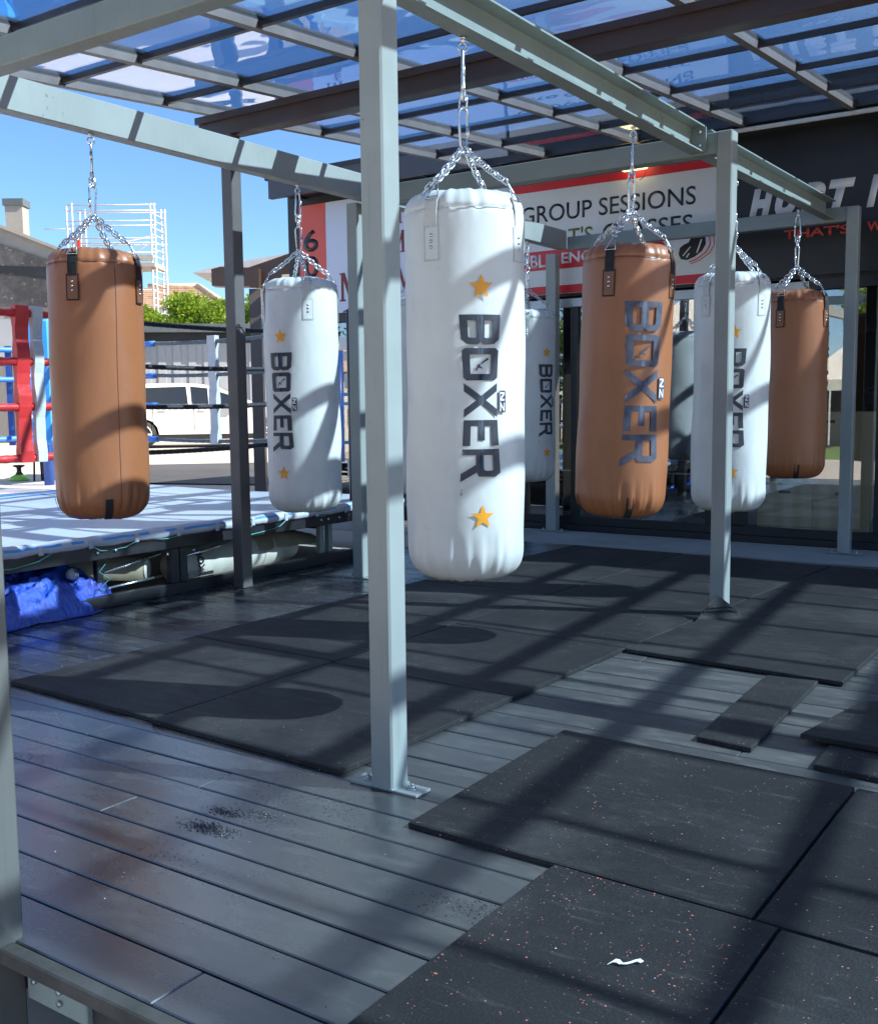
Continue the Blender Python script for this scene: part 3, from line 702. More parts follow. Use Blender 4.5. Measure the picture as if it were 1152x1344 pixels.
def make_bag(kind):
    white = kind == 'white'
    root = bpy.data.objects.new('punch_bag', None); C.objects.link(root); root.empty_display_size = .1
    body, web, ink, seam = (M['white_vinyl'], M['white_web'], M['ink'], M['seam_white']) if white else (M['tan'], M['black_web'], M['ink_blue'], M['seam_tan'])
    zt = -.572; zb = -2.02 if white else -1.915; r0 = .228
    prof = [(.0015, zt + .004), (.06, zt + .003), (.12, zt), (.165, zt - .006), (.195, zt - .018), (.213, zt - .036), (.2225, zt - .060), (.2245, zt - .072), (.2215, zt - .076), (.2255, zt - .081), (.2275, zt - .10)]
    N = 40
    for i in range(N): t = (i + 1) / (N + 1); prof.append((r0 + .0015 * math.sin(t * 9) + .004 * t * math.sin(t * PI), zt - .10 + (zb + .14 - zt + .10) * t))
    for a in range(0, 10): t = a / 9 * PI / 2; prof.append((.118 + .110 * math.cos(t) ** .8 if a < 9 else .10, zb + .125 - .12 * math.sin(t)))
    prof += [(.05, zb + .001), (.0015, zb)]
    ph = rnd.uniform(0, 6)
    def fn(r, z, a):
        k = 0
        if z > zt - .11: k = (.0022 * math.sin(a * 17 + ph) + .0018 * math.sin(a * 29)) * min(1, (z - zt + .11) / .04)
        if z < zb + .20: w = min(1, (zb + .20 - z) / .15); w = w ** .8; pk = max(0, math.sin(a * 31 + 2 * math.sin(a * 5) + ph)) ** 3; k += (.0035 * math.sin(a * 23 + ph) - (.0045 if white else .0075) * pk + .0035 * math.sin(a * 11 + 1)) * w
        k += .0026 * math.sin(a * 3 + z * 4) + .0018 * math.sin(a * 5 - z * 7) + .0016 * math.sin(a * 2 - z * 13)
        return (max(.001, r + (k if r > .05 else 0)), z + (.5 * k if r < .21 and r > .05 else 0))
    mb = MB(); mb.lathe(prof, 160, fn=fn); mb.f[-1].reverse(); mb.f[-2].reverse(); part('bag_body', mb, body, root, local=True)
    # vertical seam at the back
    mb = MB(); sp_ = [(r_, z_) for r_, z_ in prof if zb + .06 < z_ < zt - .085]
    mb.tube([((fn(r_, z_, R(95))[0] + .0004) * math.cos(R(95)), (fn(r_, z_, R(95))[0] + .0004) * math.sin(R(95)), z_) for r_, z_ in sp_], .0016, 5); part('seam', mb, seam, root, local=True)
    mb = MB(); mb.tube([(.2262 * math.cos(2 * PI * i / 48), .2262 * math.sin(2 * PI * i / 48), zt - .079) for i in range(48)], .0016, 5, closed=True); part('rim_piping', mb, seam, root, local=True)
    # straps
    for k in range(4):
        az = R(45 + 90 * k); ca, sa = math.cos(az), math.sin(az)
        def cyl_quad(mb, w0, z0, z1, rr, th=.003, nseg=5):
            vs = []; 
            for z in (z0, z1):
                for q in (rr, rr + th):
                    for i in range(nseg + 1):
                        an = az + (i / nseg - .5) * w0 / rr; vs.append((q * math.cos(an), q * math.sin(an), z))
            n = nseg + 1; fs = []
            for i in range(nseg):
                fs += [(n + i, n + i + 1, 3 * n + i + 1, 3 * n + i), (i, 2 * n + i, 2 * n + i + 1, i + 1), (2 * n + i, 3 * n + i, 3 * n + i + 1, 2 * n + i + 1), (i, i + 1, n + i + 1, n + i)]
            fs += [(0, n, 3 * n, 2 * n), (n - 1, 3 * n - 1, 4 * n - 1, 2 * n - 1)]
            mb.add(vs, fs)
        # webbing tab over the shoulder, following the profile
        mb = MB(); path = [(.214, zt - .034), (.2265, zt - .058), (.2320, zt - .085), (.2315, zt - .15)]; w = .046; vs = []
        for (rr, z) in path:
            for sgn in (-.5, 0, .5):
                for o_ in (0, .004):
                    an = az + sgn * w / rr; vs.append(((rr + o_) * math.cos(an), (rr + o_) * math.sin(an), z))
        fs = []
        for i in range(len(path) - 1):
            for j in (0, 1): a = i * 6 + j * 2; fs.append((a + 1, a + 3, a + 9, a + 7))
            fs.append((i * 6, i * 6 + 1, i * 6 + 7, i * 6 + 6)); fs.append((i * 6 + 5, i * 6 + 4, i * 6 + 10, i * 6 + 11))
        mb.add(vs, fs); st = part('strap', mb, web, root, local=True)
        mb = MB(); cyl_quad(mb, .062, zt - .145, zt - .262, .2315, .0035); pt = part('strap_patch', mb, body if white else M['tan_dark'], root, local=True)
        mb = MB()
        for (w0, w1, z0, z1) in ((-.033, -.027, -.140, -.267), (.027, .033, -.140, -.267), (-.033, .033, -.140, -.147), (-.033, .033, -.260, -.267)):
            rr = .2355; n = 6; vs = []
            for z in (zt + z0, zt + z1):
                for i in range(n + 1):
                    an = az + (w0 + (w1 - w0) * i / n) / rr; vs += [(rr * math.cos(an), rr * math.sin(an), z)]
            if white: vs = [(x * .9995, y * .9995, z) for x, y, z in vs]
            mb.add(vs, [(i, i + 1, n + 1 + i + 1, n + 1 + i) for i in range(n)])
        part('patch_binding', mb, M['seam_white'] if white else M['black_web'], pt, local=True)
        for z in (-.176, -.197, -.218):
            mb = MB(); p = Vector((.2352 * ca, .2352 * sa, zt + z)); mb.tube([p, p + Vector((ca, sa, 0)) * .0028], .0062, 8); part('rivet', mb, M['zinc'], pt, local=True)
        # triangle ring
        A = Vector((.185 * ca, .185 * sa, zt + .028)); ta = Vector((-sa, ca, 0)) * .026; Bc = Vector((.228 * ca, .228 * sa, zt - .046))
        mb = MB(); mb.tube([A, Bc + ta, Bc - ta], .0034, 6, closed=True); part('triangle_ring', mb, M['zinc'], root, local=True)
        # chain
        P0 = Vector((.006 * ca, .006 * sa, -.400)); n = 9
        for i in range(n):
            o = link('chain_link', LINK, root); p = P0.lerp(A, (i) / n); q = P0.lerp(A, (i + 1) / n); mid = (p + q) / 2; d = (P0 - A).normalized() * .018
            sag = Vector((0, 0, -.008 * math.sin(PI * (i + .5) / n))); orient(o, mid + d + sag, mid - d + sag, (i % 2) * PI / 2 + .3 * k)
    # hanging gear
    mb = MB(); mb.tube([(0, 0, .0), (0, 0, -.022)], .006, 8); mb.tube([(0, 0, -.001), (0, 0, -.009)], .013, 6)
    mb.tube([(.017 * math.cos(2 * PI * i / 14), 0, -.038 + .017 * math.sin(2 * PI * i / 14)) for i in range(14)], .0042, 6, closed=True); part('eye_bolt', mb, M['zinc'], root, local=True)
    o = link('carabiner', CARA, root); o.location = (0, 0, -.123); o.rotation_euler = (PI, 0, R(70))
    for i, z in enumerate((-.208, -.236)):
        o = link('chain_link', LINK, root); o.location = (0, 0, z); o.rotation_euler = (0, 0, i * PI / 2 + .9); o.scale = (1.25, 1.5, 1.2)
    mb = MB(); mb.cyl((0, 0), .009, -.262, -.247, 10); part('swivel', mb, M['zinc'], root, local=True)
    o = link('carabiner', CARA, root); o.location = (0, 0, -.332); o.rotation_euler = (0, 0, R(20)); o.scale = (1, 1, 1.0)
    # print
    rr = .2355
    if white: L, h, ztx, k = .595, .120, -1.035, .28
    else: L, h, ztx, k = .78, .158, -.865, .22
    word = 'BOXER'; cell = L / 5.45; u0 = 0
    tot = sum(max(p[0] for p in LET[c][0]) for c in word) + .16 * 4; sc = L / tot
    for c in word:
        out_, holes = LET[c]
        def dens(lp):
            r_ = []
            for (x1, y1), (x2, y2) in zip(lp, lp[1:] + lp[:1]):
                for s_ in range(4): r_.append((x1 + (x2 - x1) * s_ / 4, y1 + (y2 - y1) * s_ / 4))
            return r_
        def f(x, y, u0=u0): u = u0 + x * sc; return ((taper(u, L, y, k) - .5) * h, ztx - u)
        link('letter', wrap([dens(out_)] + [dens(q) for q in holes], 'letter', ink, rr, f, off=.022), root)
        if c == 'O':
            em = [[(.30, .70), (.36, .74), (.52, .52), (.49, .50)], [(.50, .50), (.58, .47), (.66, .56), (.68, .55), (.64, .44), (.76, .36), (.74, .34), (.60, .40), (.55, .38), (.54, .42)]]
            link('emblem', wrap([dens(q) for q in em], 'emblem', ink, rr, f), root)
        u0 += (max(p[0] for p in out_) + .16) * sc
    # badge with two white letters
    bx0, bx1 = h * .60, h * .60 + .031; zc = ztx - L * .52; s_ = .040 if white else .052
    if not white: bx1 = bx0 + .04
    rb = [(bx0 + .004, zc - s_), (bx1 - .004, zc - s_), (bx1, zc - s_ + .004), (bx1, zc + s_ - .004), (bx1 - .004, zc + s_), (bx0 + .004, zc + s_), (bx0, zc + s_ - .004), (bx0, zc - s_ + .004)]
    link('badge', wrap([rb], 'badge', ink, rr, lambda x, y: (x, y)), root)
    w = (bx1 - bx0) - .010; b0 = bx0 + .005; t_ = .0048
    def lw(pts, us): return [(b0 + y * w, us - x * (s_ - .006)) for x, y in pts]
    Np = [(0, 0), (.2, 0), (.2, .65), (.75, 0), (1, 0), (1, 1), (.8, 1), (.8, .35), (.25, 1), (0, 1)]
    Zp = [(0, 0), (1, 0), (1, .2), (.32, .2), (1, .8), (1, 1), (0, 1), (0, .8), (.68, .8), (0, .2)]
    for q, us in ((Np, zc + s_ - .006), (Zp, zc - .004)):
        link('badge_letter', wrap([lw([(a * .9, c2) for a, c2 in q], us)], 'badge_letter', M['white_print'], rr + .0008, lambda x, y: (x, y)), root)
    if white:
        for zc in (-.935, -1.765):
            st = [(.046 * (1 if i % 2 == 0 else .42) * math.sin(i * PI / 5) + .004, zc + .046 * (1 if i % 2 == 0 else .42) * math.cos(i * PI / 5)) for i in range(10)]
            link('star', wrap([st], 'star', M['star'], rr, lambda x, y: (x, y)), root)
        for i, q in enumerate(([(0, 0), (0, 1), (.2, 1), (.2, .6), (1, .6), (1, .4), (.2, .4), (.2, 0)], [(0, 0), (1, 0), (1, .2), (.3, .2), (.8, .5), (.3, .8), (1, .8), (1, 1), (0, 1)])):
            lp = [(-h * .68 + (1 - a) * .008, ztx - L - .03 - i * .014 - b_ * .010) for a, b_ in q]
            link('trademark', wrap([lp], 'trademark', M['stitch'], rr, lambda x, y: (x, y)), root)
    else:
        for k in range(4):   # black carry strips that cross under the bag
            az = R(80 + 90 * k); vs = []
            for t_ in (.10, .35, .62, .9, 1.15, 1.38):
                q = .118 + .110 * math.cos(t_) ** .8 + .0035; z = zb + .125 - .12 * math.sin(t_) - .002
                for sg in (-.018, .018): vs.append((q * math.cos(az + sg / q), q * math.sin(az + sg / q), z ))
            mb = MB(); mb.smooth = True; mb.add(vs, [(2 * i, 2 * i + 1, 2 * i + 3, 2 * i + 2) for i in range(5)]); part('bottom_strip', mb, M['black_web'], root, local=True)
    return root
protos = {'white': make_bag('white'), 'tan': make_bag('tan')}; used = set()
BAGS = [
 ('white', -2.109, 3.266, 14, (.0, .0), 'nearest white punch bag with orange stars and dark lettering, right of the near post'),
 ('tan', -2.100, 4.728, 22, (.4, 1.5), 'tan punch bag with large slate lettering hanging before the white sign'),
 ('white', -2.112, 6.21, 3, (0, .3), 'white punch bag half hidden behind the middle grey post'),
 ('tan', -2.150, 7.66, 108, (0, 0), 'far right tan punch bag without visible lettering in front of the glazing'),
 ('tan', -4.425, 3.451, 198, (-.2, -.5), 'left tan punch bag with a vertical seam hanging before the boxing ring'),
 ('white', -4.425, 4.969, -34, (.2, .0), 'white punch bag between the brown post and the left small grey post'),
 ('white', -4.425, 6.30, 20, (0, 0), 'white punch bag almost wholly hidden behind the nearest grey post'),
 ('white', -4.425, 7.83, 42, (0, 0), 'small far white punch bag beside the back grey post'),
]
for kind, x, y, a, tilt, lab in BAGS:
    o = protos[kind] if kind not in used else copy_tree(protos[kind]); used.add(kind)
    phi = math.atan2(-y, -x); z = bline(y)[1] if x > -3 else ZB + .005
    o.scale = (1, 1, 1)
    if x > -3: k_ = .948 + .008 * max(0, y - 4.8); o.scale = (k_, k_, k_ + .017); z -= .022 if y > 4 else 0
    o.location = (x, y, z); o.rotation_euler = (R(tilt[0]), R(tilt[1]), phi + R(a) + PI / 2)
    tag(o, lab, 'punch bag', 'punch bags hanging from the frame')

# ------------------------------------------------------------------ lettering
def text_obj(body, x, z, h, w, mat, parent, y, bold=0., shear=0., name='lettering', d=.003, depth_axis=None):
    """built-in letters, cap height h and total width w, left bottom corner at x, z on a wall that faces -y"""
    cu = bpy.data.curves.new(name, 'FONT'); cu.body = body; cu.size = 1; cu.offset = bold; cu.extrude = 0; cu.shear = shear; cu.resolution_u = 4
    o = bpy.data.objects.new(name, cu); me = bpy.data.meshes.new_from_object(o); bpy.data.objects.remove(o); bpy.data.curves.remove(cu)
    xs_ = [v.co.x for v in me.vertices]; ys_ = [v.co.y for v in me.vertices]; x0, x1, y0, y1 = min(xs_), max(xs_), min(ys_), max(ys_)
    off = wpos(parent) if parent else Vector((0, 0, 0))
    for v in me.vertices: v.co = Vector((x + (v.co.x - x0) / (x1 - x0) * w, y, z + (v.co.y - y0) / (y1 - y0) * h)) - off
    bm = bmesh.new(); bm.from_mesh(me); r_ = bmesh.ops.extrude_face_region(bm, geom=bm.faces[:]); bmesh.ops.translate(bm, vec=(0, -d, 0), verts=[q for q in r_['geom'] if isinstance(q, bmesh.types.BMVert)])
    bmesh.ops.recalc_face_normals(bm, faces=bm.faces); bm.to_mesh(me); bm.free(); me.materials.clear(); me.materials.append(mat); me.name = name
    return link(name, me, parent)

# ------------------------------------------------------------------ shop building
YF = 8.85
shop = thing('shop_building', 'black clad shop building with a full width glazed front behind the punch bags', 'building', (-2.6, YF, 0))
def P_(name, mat, *boxes, parent=shop, lab=None, c=0):
    mb = MB()
    for b in boxes: (mb.cbox(*b, c) if c else mb.box(*b))
    return part(name, mb, mat, parent, lab)
P_('front_wall', M['wall_black'], (-7.93, 3.2, YF + .02, YF + .20, 2.19, 3.60))
P_('side_wall', M['wall_black'], (-8.05, -7.932, YF + .02, 13.4, -.44, 3.60))
P_('side_wall', M['wall_black'], (3.202, 3.35, YF + .02, 13.4, -.44, 3.60))
P_('back_wall', M['interior_dark'], (-7.93, 3.2, 13.1, 13.3, 0, 3.6))
P_('roof', M['wall_black'], (-8.0, -3.4, 8.46, 13.4, 3.602, 3.66), (-.8, 3.4, 8.46, 13.4, 3.602, 3.66), (-3.4, -.8, 10.6, 13.4, 3.602, 3.66), (-3.4, -.8, 8.46, 9.05, 3.602, 3.66))
P_('added_skylight', M['window_glass'], (-3.38, -.82, 9.07, 10.58, 3.61, 3.62))  # unseen roof opening, added to let daylight onto the plywood boxes
P_('fascia', M['fascia'], (-7.93, 3.2, 8.44, 8.50, 3.40, 3.60))
P_('soffit', M['wall_black'], (-7.93, 3.2, 8.502, YF + .018, 3.46, 3.50))
for i in range(14):
    x = -7.8 + i * .85; P_('soffit_batten', M['purlin'], (x, x + .03, 8.503, YF + .017, 3.442, 3.459))
P_('ceiling', M['interior_dark'], (-7.93, -3.4, YF + .202, 13.098, 2.75, 2.80), (-.8, 3.2, YF + .202, 13.098, 2.75, 2.80), (-3.4, -.8, 10.6, 13.098, 2.75, 2.80))  # left open below the added roof opening
P_('interior_floor', M['slab'], (-7.93, 3.2, YF + .07, 13.098, -.003, .03))
# frames
fr_ = thing('glazed_front', 'dark framed glass shopfront below the sign boards', 'window front', (-2.6, YF, 0))
P_('sill', M['black_metal'], (-7.93, 3.2, YF - .05, YF + .045, -.003, .055), parent=fr_, c=.004)
P_('bottom_rail', M['black_metal'], (-7.93, 3.2, YF - .018, YF + .035, .056, .135), parent=fr_, c=.003)
P_('head_rail', M['alu'], (-5.03, -2.38, YF - .02, YF + .035, 2.085, 2.165), parent=fr_, c=.003)
P_('head_rail', M['black_metal'], (-7.93, -5.034, YF - .018, YF + .035, 2.09, 2.185), parent=fr_, c=.003)
P_('head_rail', M['black_metal'], (-2.376, 3.2, YF - .018, YF + .035, 2.09, 2.185), parent=fr_, c=.003)
P_('middle_rail', M['alu'], (-4.95, -3.23, YF + .05, YF + .062, .555, .567), parent=fr_)
MUL = [(-7.93, -7.86), (-7.62, -7.56), (-6.9, -6.84), (-6.2, -6.13), (-5.08, -5.0), (-4.53, -4.46), (-3.22, -3.13), (-3.06, -2.99), (-2.96, -2.86), (-1.83, -1.73), (-.62, -.55), (.6, .67), (1.9, 1.97), (3.12, 3.2)]
for a, c in MUL: P_('mullion', M['black_metal'], (a, c, YF - .028, YF + .034, .136, 2.088), parent=fr_, c=.003)
for (a, b_), (c, d) in zip(MUL, MUL[1:]):
    P_('glass_pane', M['window_glass'], (b_ + .001, c - .001, YF + .008, YF + .014, .137, 2.084), parent=fr_)
# pale upper blinds stuck behind the glass
P_('white_surround', M['alu'], (-3.56, -3.25, YF + .016, YF + .022, 1.70, 2.08), parent=fr_) if False else None
# signs -------------------------------------------------------------
sg = thing('group_sessions_sign', 'white sign board with red bands reading group sessions and classes', 'sign', (-4.1, YF, 2.2))
P_('board', M['sign_white'], (-5.16, -3.06, YF - .014, YF + .018, 2.215, 3.245), parent=sg)
P_('red_band', M['sign_red'], (-5.158, -3.062, YF - .018, YF - .0142, 3.172, 3.243), parent=sg)
P_('red_band', M['sign_red'], (-5.158, -3.062, YF - .018, YF - .0142, 2.218, 2.292), parent=sg)
mb = MB(); ys0, ys1 = YF - .018, YF - .0142; pts = [(-5.158, 2.445), (-3.70, 2.445)] + [(-3.70 + .088 * math.sin(a), 2.533 - .088 * math.cos(a)) for a in [PI * i / 10 for i in range(1, 10)]] + [(-3.70, 2.621), (-5.158, 2.621)]
mb.prism([(x, ys1, z) for x, z in pts], (0, ys0 - ys1, 0)); part('red_band', mb, M['sign_red'], sg)
ty_ = YF - .0145
text_obj('GROUP SESSIONS', -5.06, 2.885, .155, 1.715, M['sign_black'], sg, ty_, bold=.004)
text_obj("T'S", -4.565, 2.655, .150, .25, M['sign_olive'], sg, ty_, bold=.006)
text_obj('CLASSES', -4.215, 2.655, .150, .845, M['sign_black'], sg, ty_, bold=.004)
text_obj('ABLE', -5.08, 2.47, .12, .36, M['white_print'], sg, YF - .0185, bold=.022)
text_obj('ENQUIRE', -4.63, 2.47, .12, .66, M['white_print'], sg, YF - .0185, bold=.022)
# boxing glove emblem
def glove(cx, cz, s):
    hull = [(0, .0), (.25, -.05), (.55, .05), (.85, .25), (1.0, .5), (.98, .75), (.8, .92), (.55, .95), (.40, .80), (.30, .62), (.1, .55), (-.05, .45), (-.1, .2)]
    mb = MB(); mb.prism([(cx + x * s, ty_, cz + z * s) for x, z in hull], (0, -.003, 0)); part('glove_emblem', mb, M['sign_black'], sg)
    mb = MB(); mb.tube([(cx + x * s * 1.12 + .012, ty_ - .003, cz + z * s * 1.1 - .018) for x, z in hull[1:8]], .0045, 5); mb.tube([(cx + x * s * 1.25 + .02, ty_ - .003, cz + z * s * 1.18 - .032) for x, z in hull[1:7]], .0035, 5); part('glove_outline', mb, M['sign_red'], sg)
    for (a, b2, c2, d2) in ((.05, .12, .35, .45), (.62, .2, .8, .7), (.2, .05, .3, .2)):
        mb = MB(); mb.prism([(cx + a * s, ty_ - .0032, cz + b2 * s), (cx + (a + .06) * s, ty_ - .0032, cz + b2 * s), (cx + (c2 + .06) * s, ty_ - .0032, cz + d2 * s), (cx + c2 * s, ty_ - .0032, cz + d2 * s)], (0, -.002, 0)); part('highlight', mb, M['sign_white'], sg)
glove(-3.47, 2.43, .22)
bn = thing('black_banner', 'black banner with slanted white capitals and a red line of lettering', 'banner', (-1.0, YF, 2.2))
P_('panel', M['sign_black'], (-3.02, 1.6, YF - .012, YF + .018, 2.21, 3.38), parent=bn)
tb = YF - .0125
for ch, x in (('H', -2.875), ('U', -2.66), ('R', -2.455), ('T', -2.235), ('I', -1.945)):
    text_obj(ch, x - .01, 2.70, .245, .205 if ch != 'I' else .10, M['letter_silver'], bn, tb, bold=.075, shear=.28)
text_obj("THAT'S", -2.59, 2.515, .075, .51, M['letter_red'], bn, tb, bold=.022)
text_obj('W', -1.945, 2.515, .075, .11, M['letter_red'], bn, tb, bold=.022)
nb = thing('street_number_banner', 'pale banner with a red strip carrying the number 60, left end of the shopfront', 'banner', (-6.6, YF, 2.2))
P_('panel', M['banner_pale'], (-7.48, -5.2, YF - .012, YF + .018, 2.19, 3.37), parent=nb)
P_('red_strip', M['banner_red'], (-7.86, -7.484, YF - .012, YF + .018, 2.19, 3.37), parent=nb)
text_obj('6', -7.80, 2.87, .235, .21, M['purlin'], nb, tb, bold=.018); text_obj('0', -7.80, 2.59, .235, .21, M['purlin'], nb, tb, bold=.018)
def serifM(x, z, w, h, ch='M'):
    t = .16 * w
    if ch == 'M':
        polys = [[(0, 0), (.30, 0), (.30, .06), (.21, .06), (.21, .94), (.30, .94), (.0, 1), (0, .94), (.08, .94), (.08, .06), (0, .06)], [(.10, 1), (.28, 1), (.56, .30), (.50, .05)], [(.50, .05), (.56, .30), (.76, 1), (.90, 1)], [(.66, 0), (1, 0), (1, .06), (.90, .06), (.90, .94), (1, .94), (1, 1), (.74, 1), (.76, .06), (.66, .06)]]
    else:
        polys = [[(0, 0), (.35, 0), (.35, 1), (0, 1)], [(.37, .82), (1, .82), (1, 1), (.37, 1)], [(.37, .45), (.85, .45), (.85, .6), (.37, .6)]]
    mb = MB()
    for k, pl in enumerate(polys): mb.prism([(x + a * w, tb - .0004 * k, z + b * h) for a, b in pl], (0, -.003, 0))
    stuff(part('lettering', mb, M['maroon'], nb))
serifM(-7.30, 2.31, .26, .30); serifM(-7.15, 2.13, .09, .135, 'F')
for (x, z, w, h) in ((-6.62, 3.05, .16, .16), (-6.62, 2.76, .2, .22), (-6.55, 2.36, .2, .26)): serifM(x, z, w, h)
mb = MB(); mb.prism([(-7.26, tb, 2.19), (-7.20, tb, 2.21), (-7.17, tb, 2.235), (-7.20, tb, 2.225), (-7.26, tb, 2.205)], (0, -.003, 0)); part('flourish', mb, M['maroon'], nb)
# small posters low on the left glazing
for i, (x, z, w, h, mm, lb) in enumerate(((-7.33, 1.80, .12, .14, 'sign_white', 'small white notice with pink letters on the far left glazing'), (-7.28, 1.68, .10, .10, 'poster', 'small orange tinted notice under the white one on the glazing'), (-7.27, 1.38, .18, .16, 'poster', 'cream notice above the blue strips on the far left glazing'), (-7.24, .98, .16, .18, 'poster', 'narrow patterned poster lower on the far left glazing'), (-7.25, .42, .22, .18, 'sign_white', 'pale sheet low on the far left glazing'))):
    mb = MB(); mb.box(x, x + w, YF - .004, YF + .004, z, z + h); o = part('notice', mb, M[mm]); tag(o, lb, 'notice')
for z, lb in ((1.30, 'upper blue strip on the far left glazing'), (1.20, 'middle blue strip on the far left glazing'), (.78, 'lowest blue strip on the far left glazing')):
    mb = MB(); mb.box(-7.32, -7.0, YF - .004, YF + .003, z, z + .035); tag(part('blue_strip', mb, M['blue_stripe']), lb, 'strip')
# wall lamp
t = thing('wall_lamp', 'small lit yellow wall lamp above the white sign', 'lamp', (-3.88, YF - .1, 3.27))
mb = MB(); mb.cbox(-4.0, -3.76, YF - .15, YF - .05, 3.225, 3.275, .014); part('diffuser', mb, M['lamp'], t)
mb = MB(); mb.cbox(-3.98, -3.78, YF - .10, YF + .018, 3.277, 3.295, .004); part('mount', mb, M['white_web'], t)
mb = MB(); mb.tube([(-3.84 + .06 * math.sin(a), YF - .07, 3.21 - .07 * math.cos(a)) for a in [i * .35 for i in range(10)]], .003, 5)
tag(part('loose_cable', mb, M['black_plastic']), 'loop of thin loose cable hanging beneath the yellow lamp', 'cable')
# inside the shop ------------------------------------------------------
def box_ply(x0, x1, y0, y1, z0, z1, lab, slots=True):
    t = thing('plyo_box', lab, 'plyo box', ((x0 + x1) / 2, (y0 + y1) / 2, z0), 0, 'plywood jump boxes behind the glass')
    for nm, b in (('front_panel', (x0, x1, y0, y0 + .018, z0, z1)), ('back_panel', (x0, x1, y1 - .018, y1, z0, z1)), ('side_panel', (x0, x0 + .018, y0 + .019, y1 - .019, z0, z1)), ('side_panel', (x1 - .018, x1, y0 + .019, y1 - .019, z0, z1)), ('top_panel', (x0 + .019, x1 - .019, y0 + .019, y1 - .019, z1 - .018, z1))):
        P_(nm, M['ply'], b, parent=t)
    if slots: P_('hand_slot', M['black_plastic'], ((x0 + x1) / 2 - .05, (x0 + x1) / 2 + .05, y0 - .002, y0 + .004, z1 - .09, z1 - .065), parent=t)
box_ply(-2.82, -2.36, 9.02, 9.5, .031, .50, 'plywood jump box at the bottom left, behind the glass under the tan bag')
box_ply(-2.355, -1.90, 9.03, 9.5, .031, .50, 'plywood jump box with knotted grain at the bottom right behind the glass')
box_ply(-2.66, -1.84, 9.06, 9.55, .501, 1.10, 'large plywood jump box stacked on two smaller ones behind the glass', True)
t = thing('dumbbell_rack', 'low black dumbbell rack standing inside behind the glass', 'rack', (-4.1, 9.3, .03))
P_('shelf', M['black_metal'], (-4.98, -3.26, 9.18, 9.42, .14, .16), parent=t)
P_('shelf', M['black_metal'], (-4.98, -3.26, 9.40, 9.64, .50, .52), parent=t)
for x in (-4.98, -4.12, -3.30): P_('upright', M['black_metal'], (x, x + .04, 9.43, 9.47, .031, .60), parent=t)
def dumbbell(x, y, z, lab):
    t = thing('dumbbell', lab, 'dumbbell', (x, y, z), 0, 'dumbbells on the rack')
    mb = MB(); mb.tube([(x, y - .05, z + .055), (x, y + .05, z + .055)], .014, 8); part('handle', mb, M['bolt'], t)
    for s in (-1, 1): mb = MB(); mb.tube([(x, y + s * .052, z + .055), (x, y + s * .11, z + .055)], .058, 6); part('weight_head', mb, M['black_plastic'], t)
for i in range(12): dumbbell(-4.9 + i * .138, 9.30, .16, 'black hex dumbbell on the lower shelf of the rack behind the glass')
for i in range(8): dumbbell(-4.85 + i * .2, 9.53, .52, 'black hex dumbbell on the upper shelf of the rack behind the glass')
def kettlebell(x, y, lab):
    t = thing('kettlebell', lab, 'kettlebell', (x, y, .031), 0, 'kettlebells behind the glass')
    mb = MB(); mb.lathe([(.001, 0), (.06, .001), (.10, .05), (.11, .10), (.095, .15), (.05, .19), (.001, .20)], 14, (x, y, .031)); part('bell', mb, M['black_plastic'], t)
    mb = MB(); mb.tube([(x - .05, y, .20), (x - .062, y, .26), (x - .035, y, .305), (x + .035, y, .305), (x + .062, y, .26), (x + .05, y, .20)], .013, 7); part('handle', mb, M['zinc'], t)
kettlebell(-1.86, 9.15, 'kettlebell with bright handle beside the plywood boxes, nearer the glass'); kettlebell(-1.70, 9.30, 'kettlebell with bright handle behind the nearer one')
t = thing('gym_bench', 'padded black bench seat standing on the plywood box inside', 'seat', (-2.0, 9.3, 1.102))
mb = MB(); mb.tube([(-2.02, 9.3, 1.102), (-2.04, 9.3, 1.24), (-1.98, 9.3, 1.30), (-1.88, 9.3, 1.29), (-1.86, 9.3, 1.2), (-1.88, 9.3, 1.102)], .012, 8); part('frame', mb, M['black_plastic'], t)
mb = MB(); mb.cbox(-2.015, -1.885, 9.29, 9.32, 1.15, 1.285, .01); part('backrest', mb, M['black_web'], t)
mb = MB(); mb.lathe([(.001, 0), (.05, 0), (.045, .16), (.012, .38), (.001, .39)], 12, (-2.16, 9.25, 1.103)); tag(part('orange_reflection', mb, [M['reflected_orange']]), 'small orange shape standing in for a reflection in the glass, on top of the plywood boxes', 'reflection')  # solid stand-in for an orange reflection in the glass
for i, (x, y, z0, z1) in enumerate(((-4.2, 11.2, .03, 2.1), (-3.2, 11.6, .03, 1.9), (-6.3, 10.6, .03, 1.6))):
    t = thing('weights_machine', ['black weights machine at the back of the gym interior, left', 'black weights machine at the back of the gym interior, right', 'black weights machine behind the far left glazing'][i], 'gym machine', (x, y, .03))
    for dx in (0, .8): P_('upright', M['black_metal'], (x + dx, x + dx + .07, y, y + .07, z0, z1), parent=t)
    P_('crossbar', M['black_metal'], (x, x + .87, y + .0, y + .07, z1 + .001, z1 + .07), parent=t); P_('weight_stack', M['rubber'], (x + .28, x + .58, y, y + .2, z0, z0 + .9), parent=t)

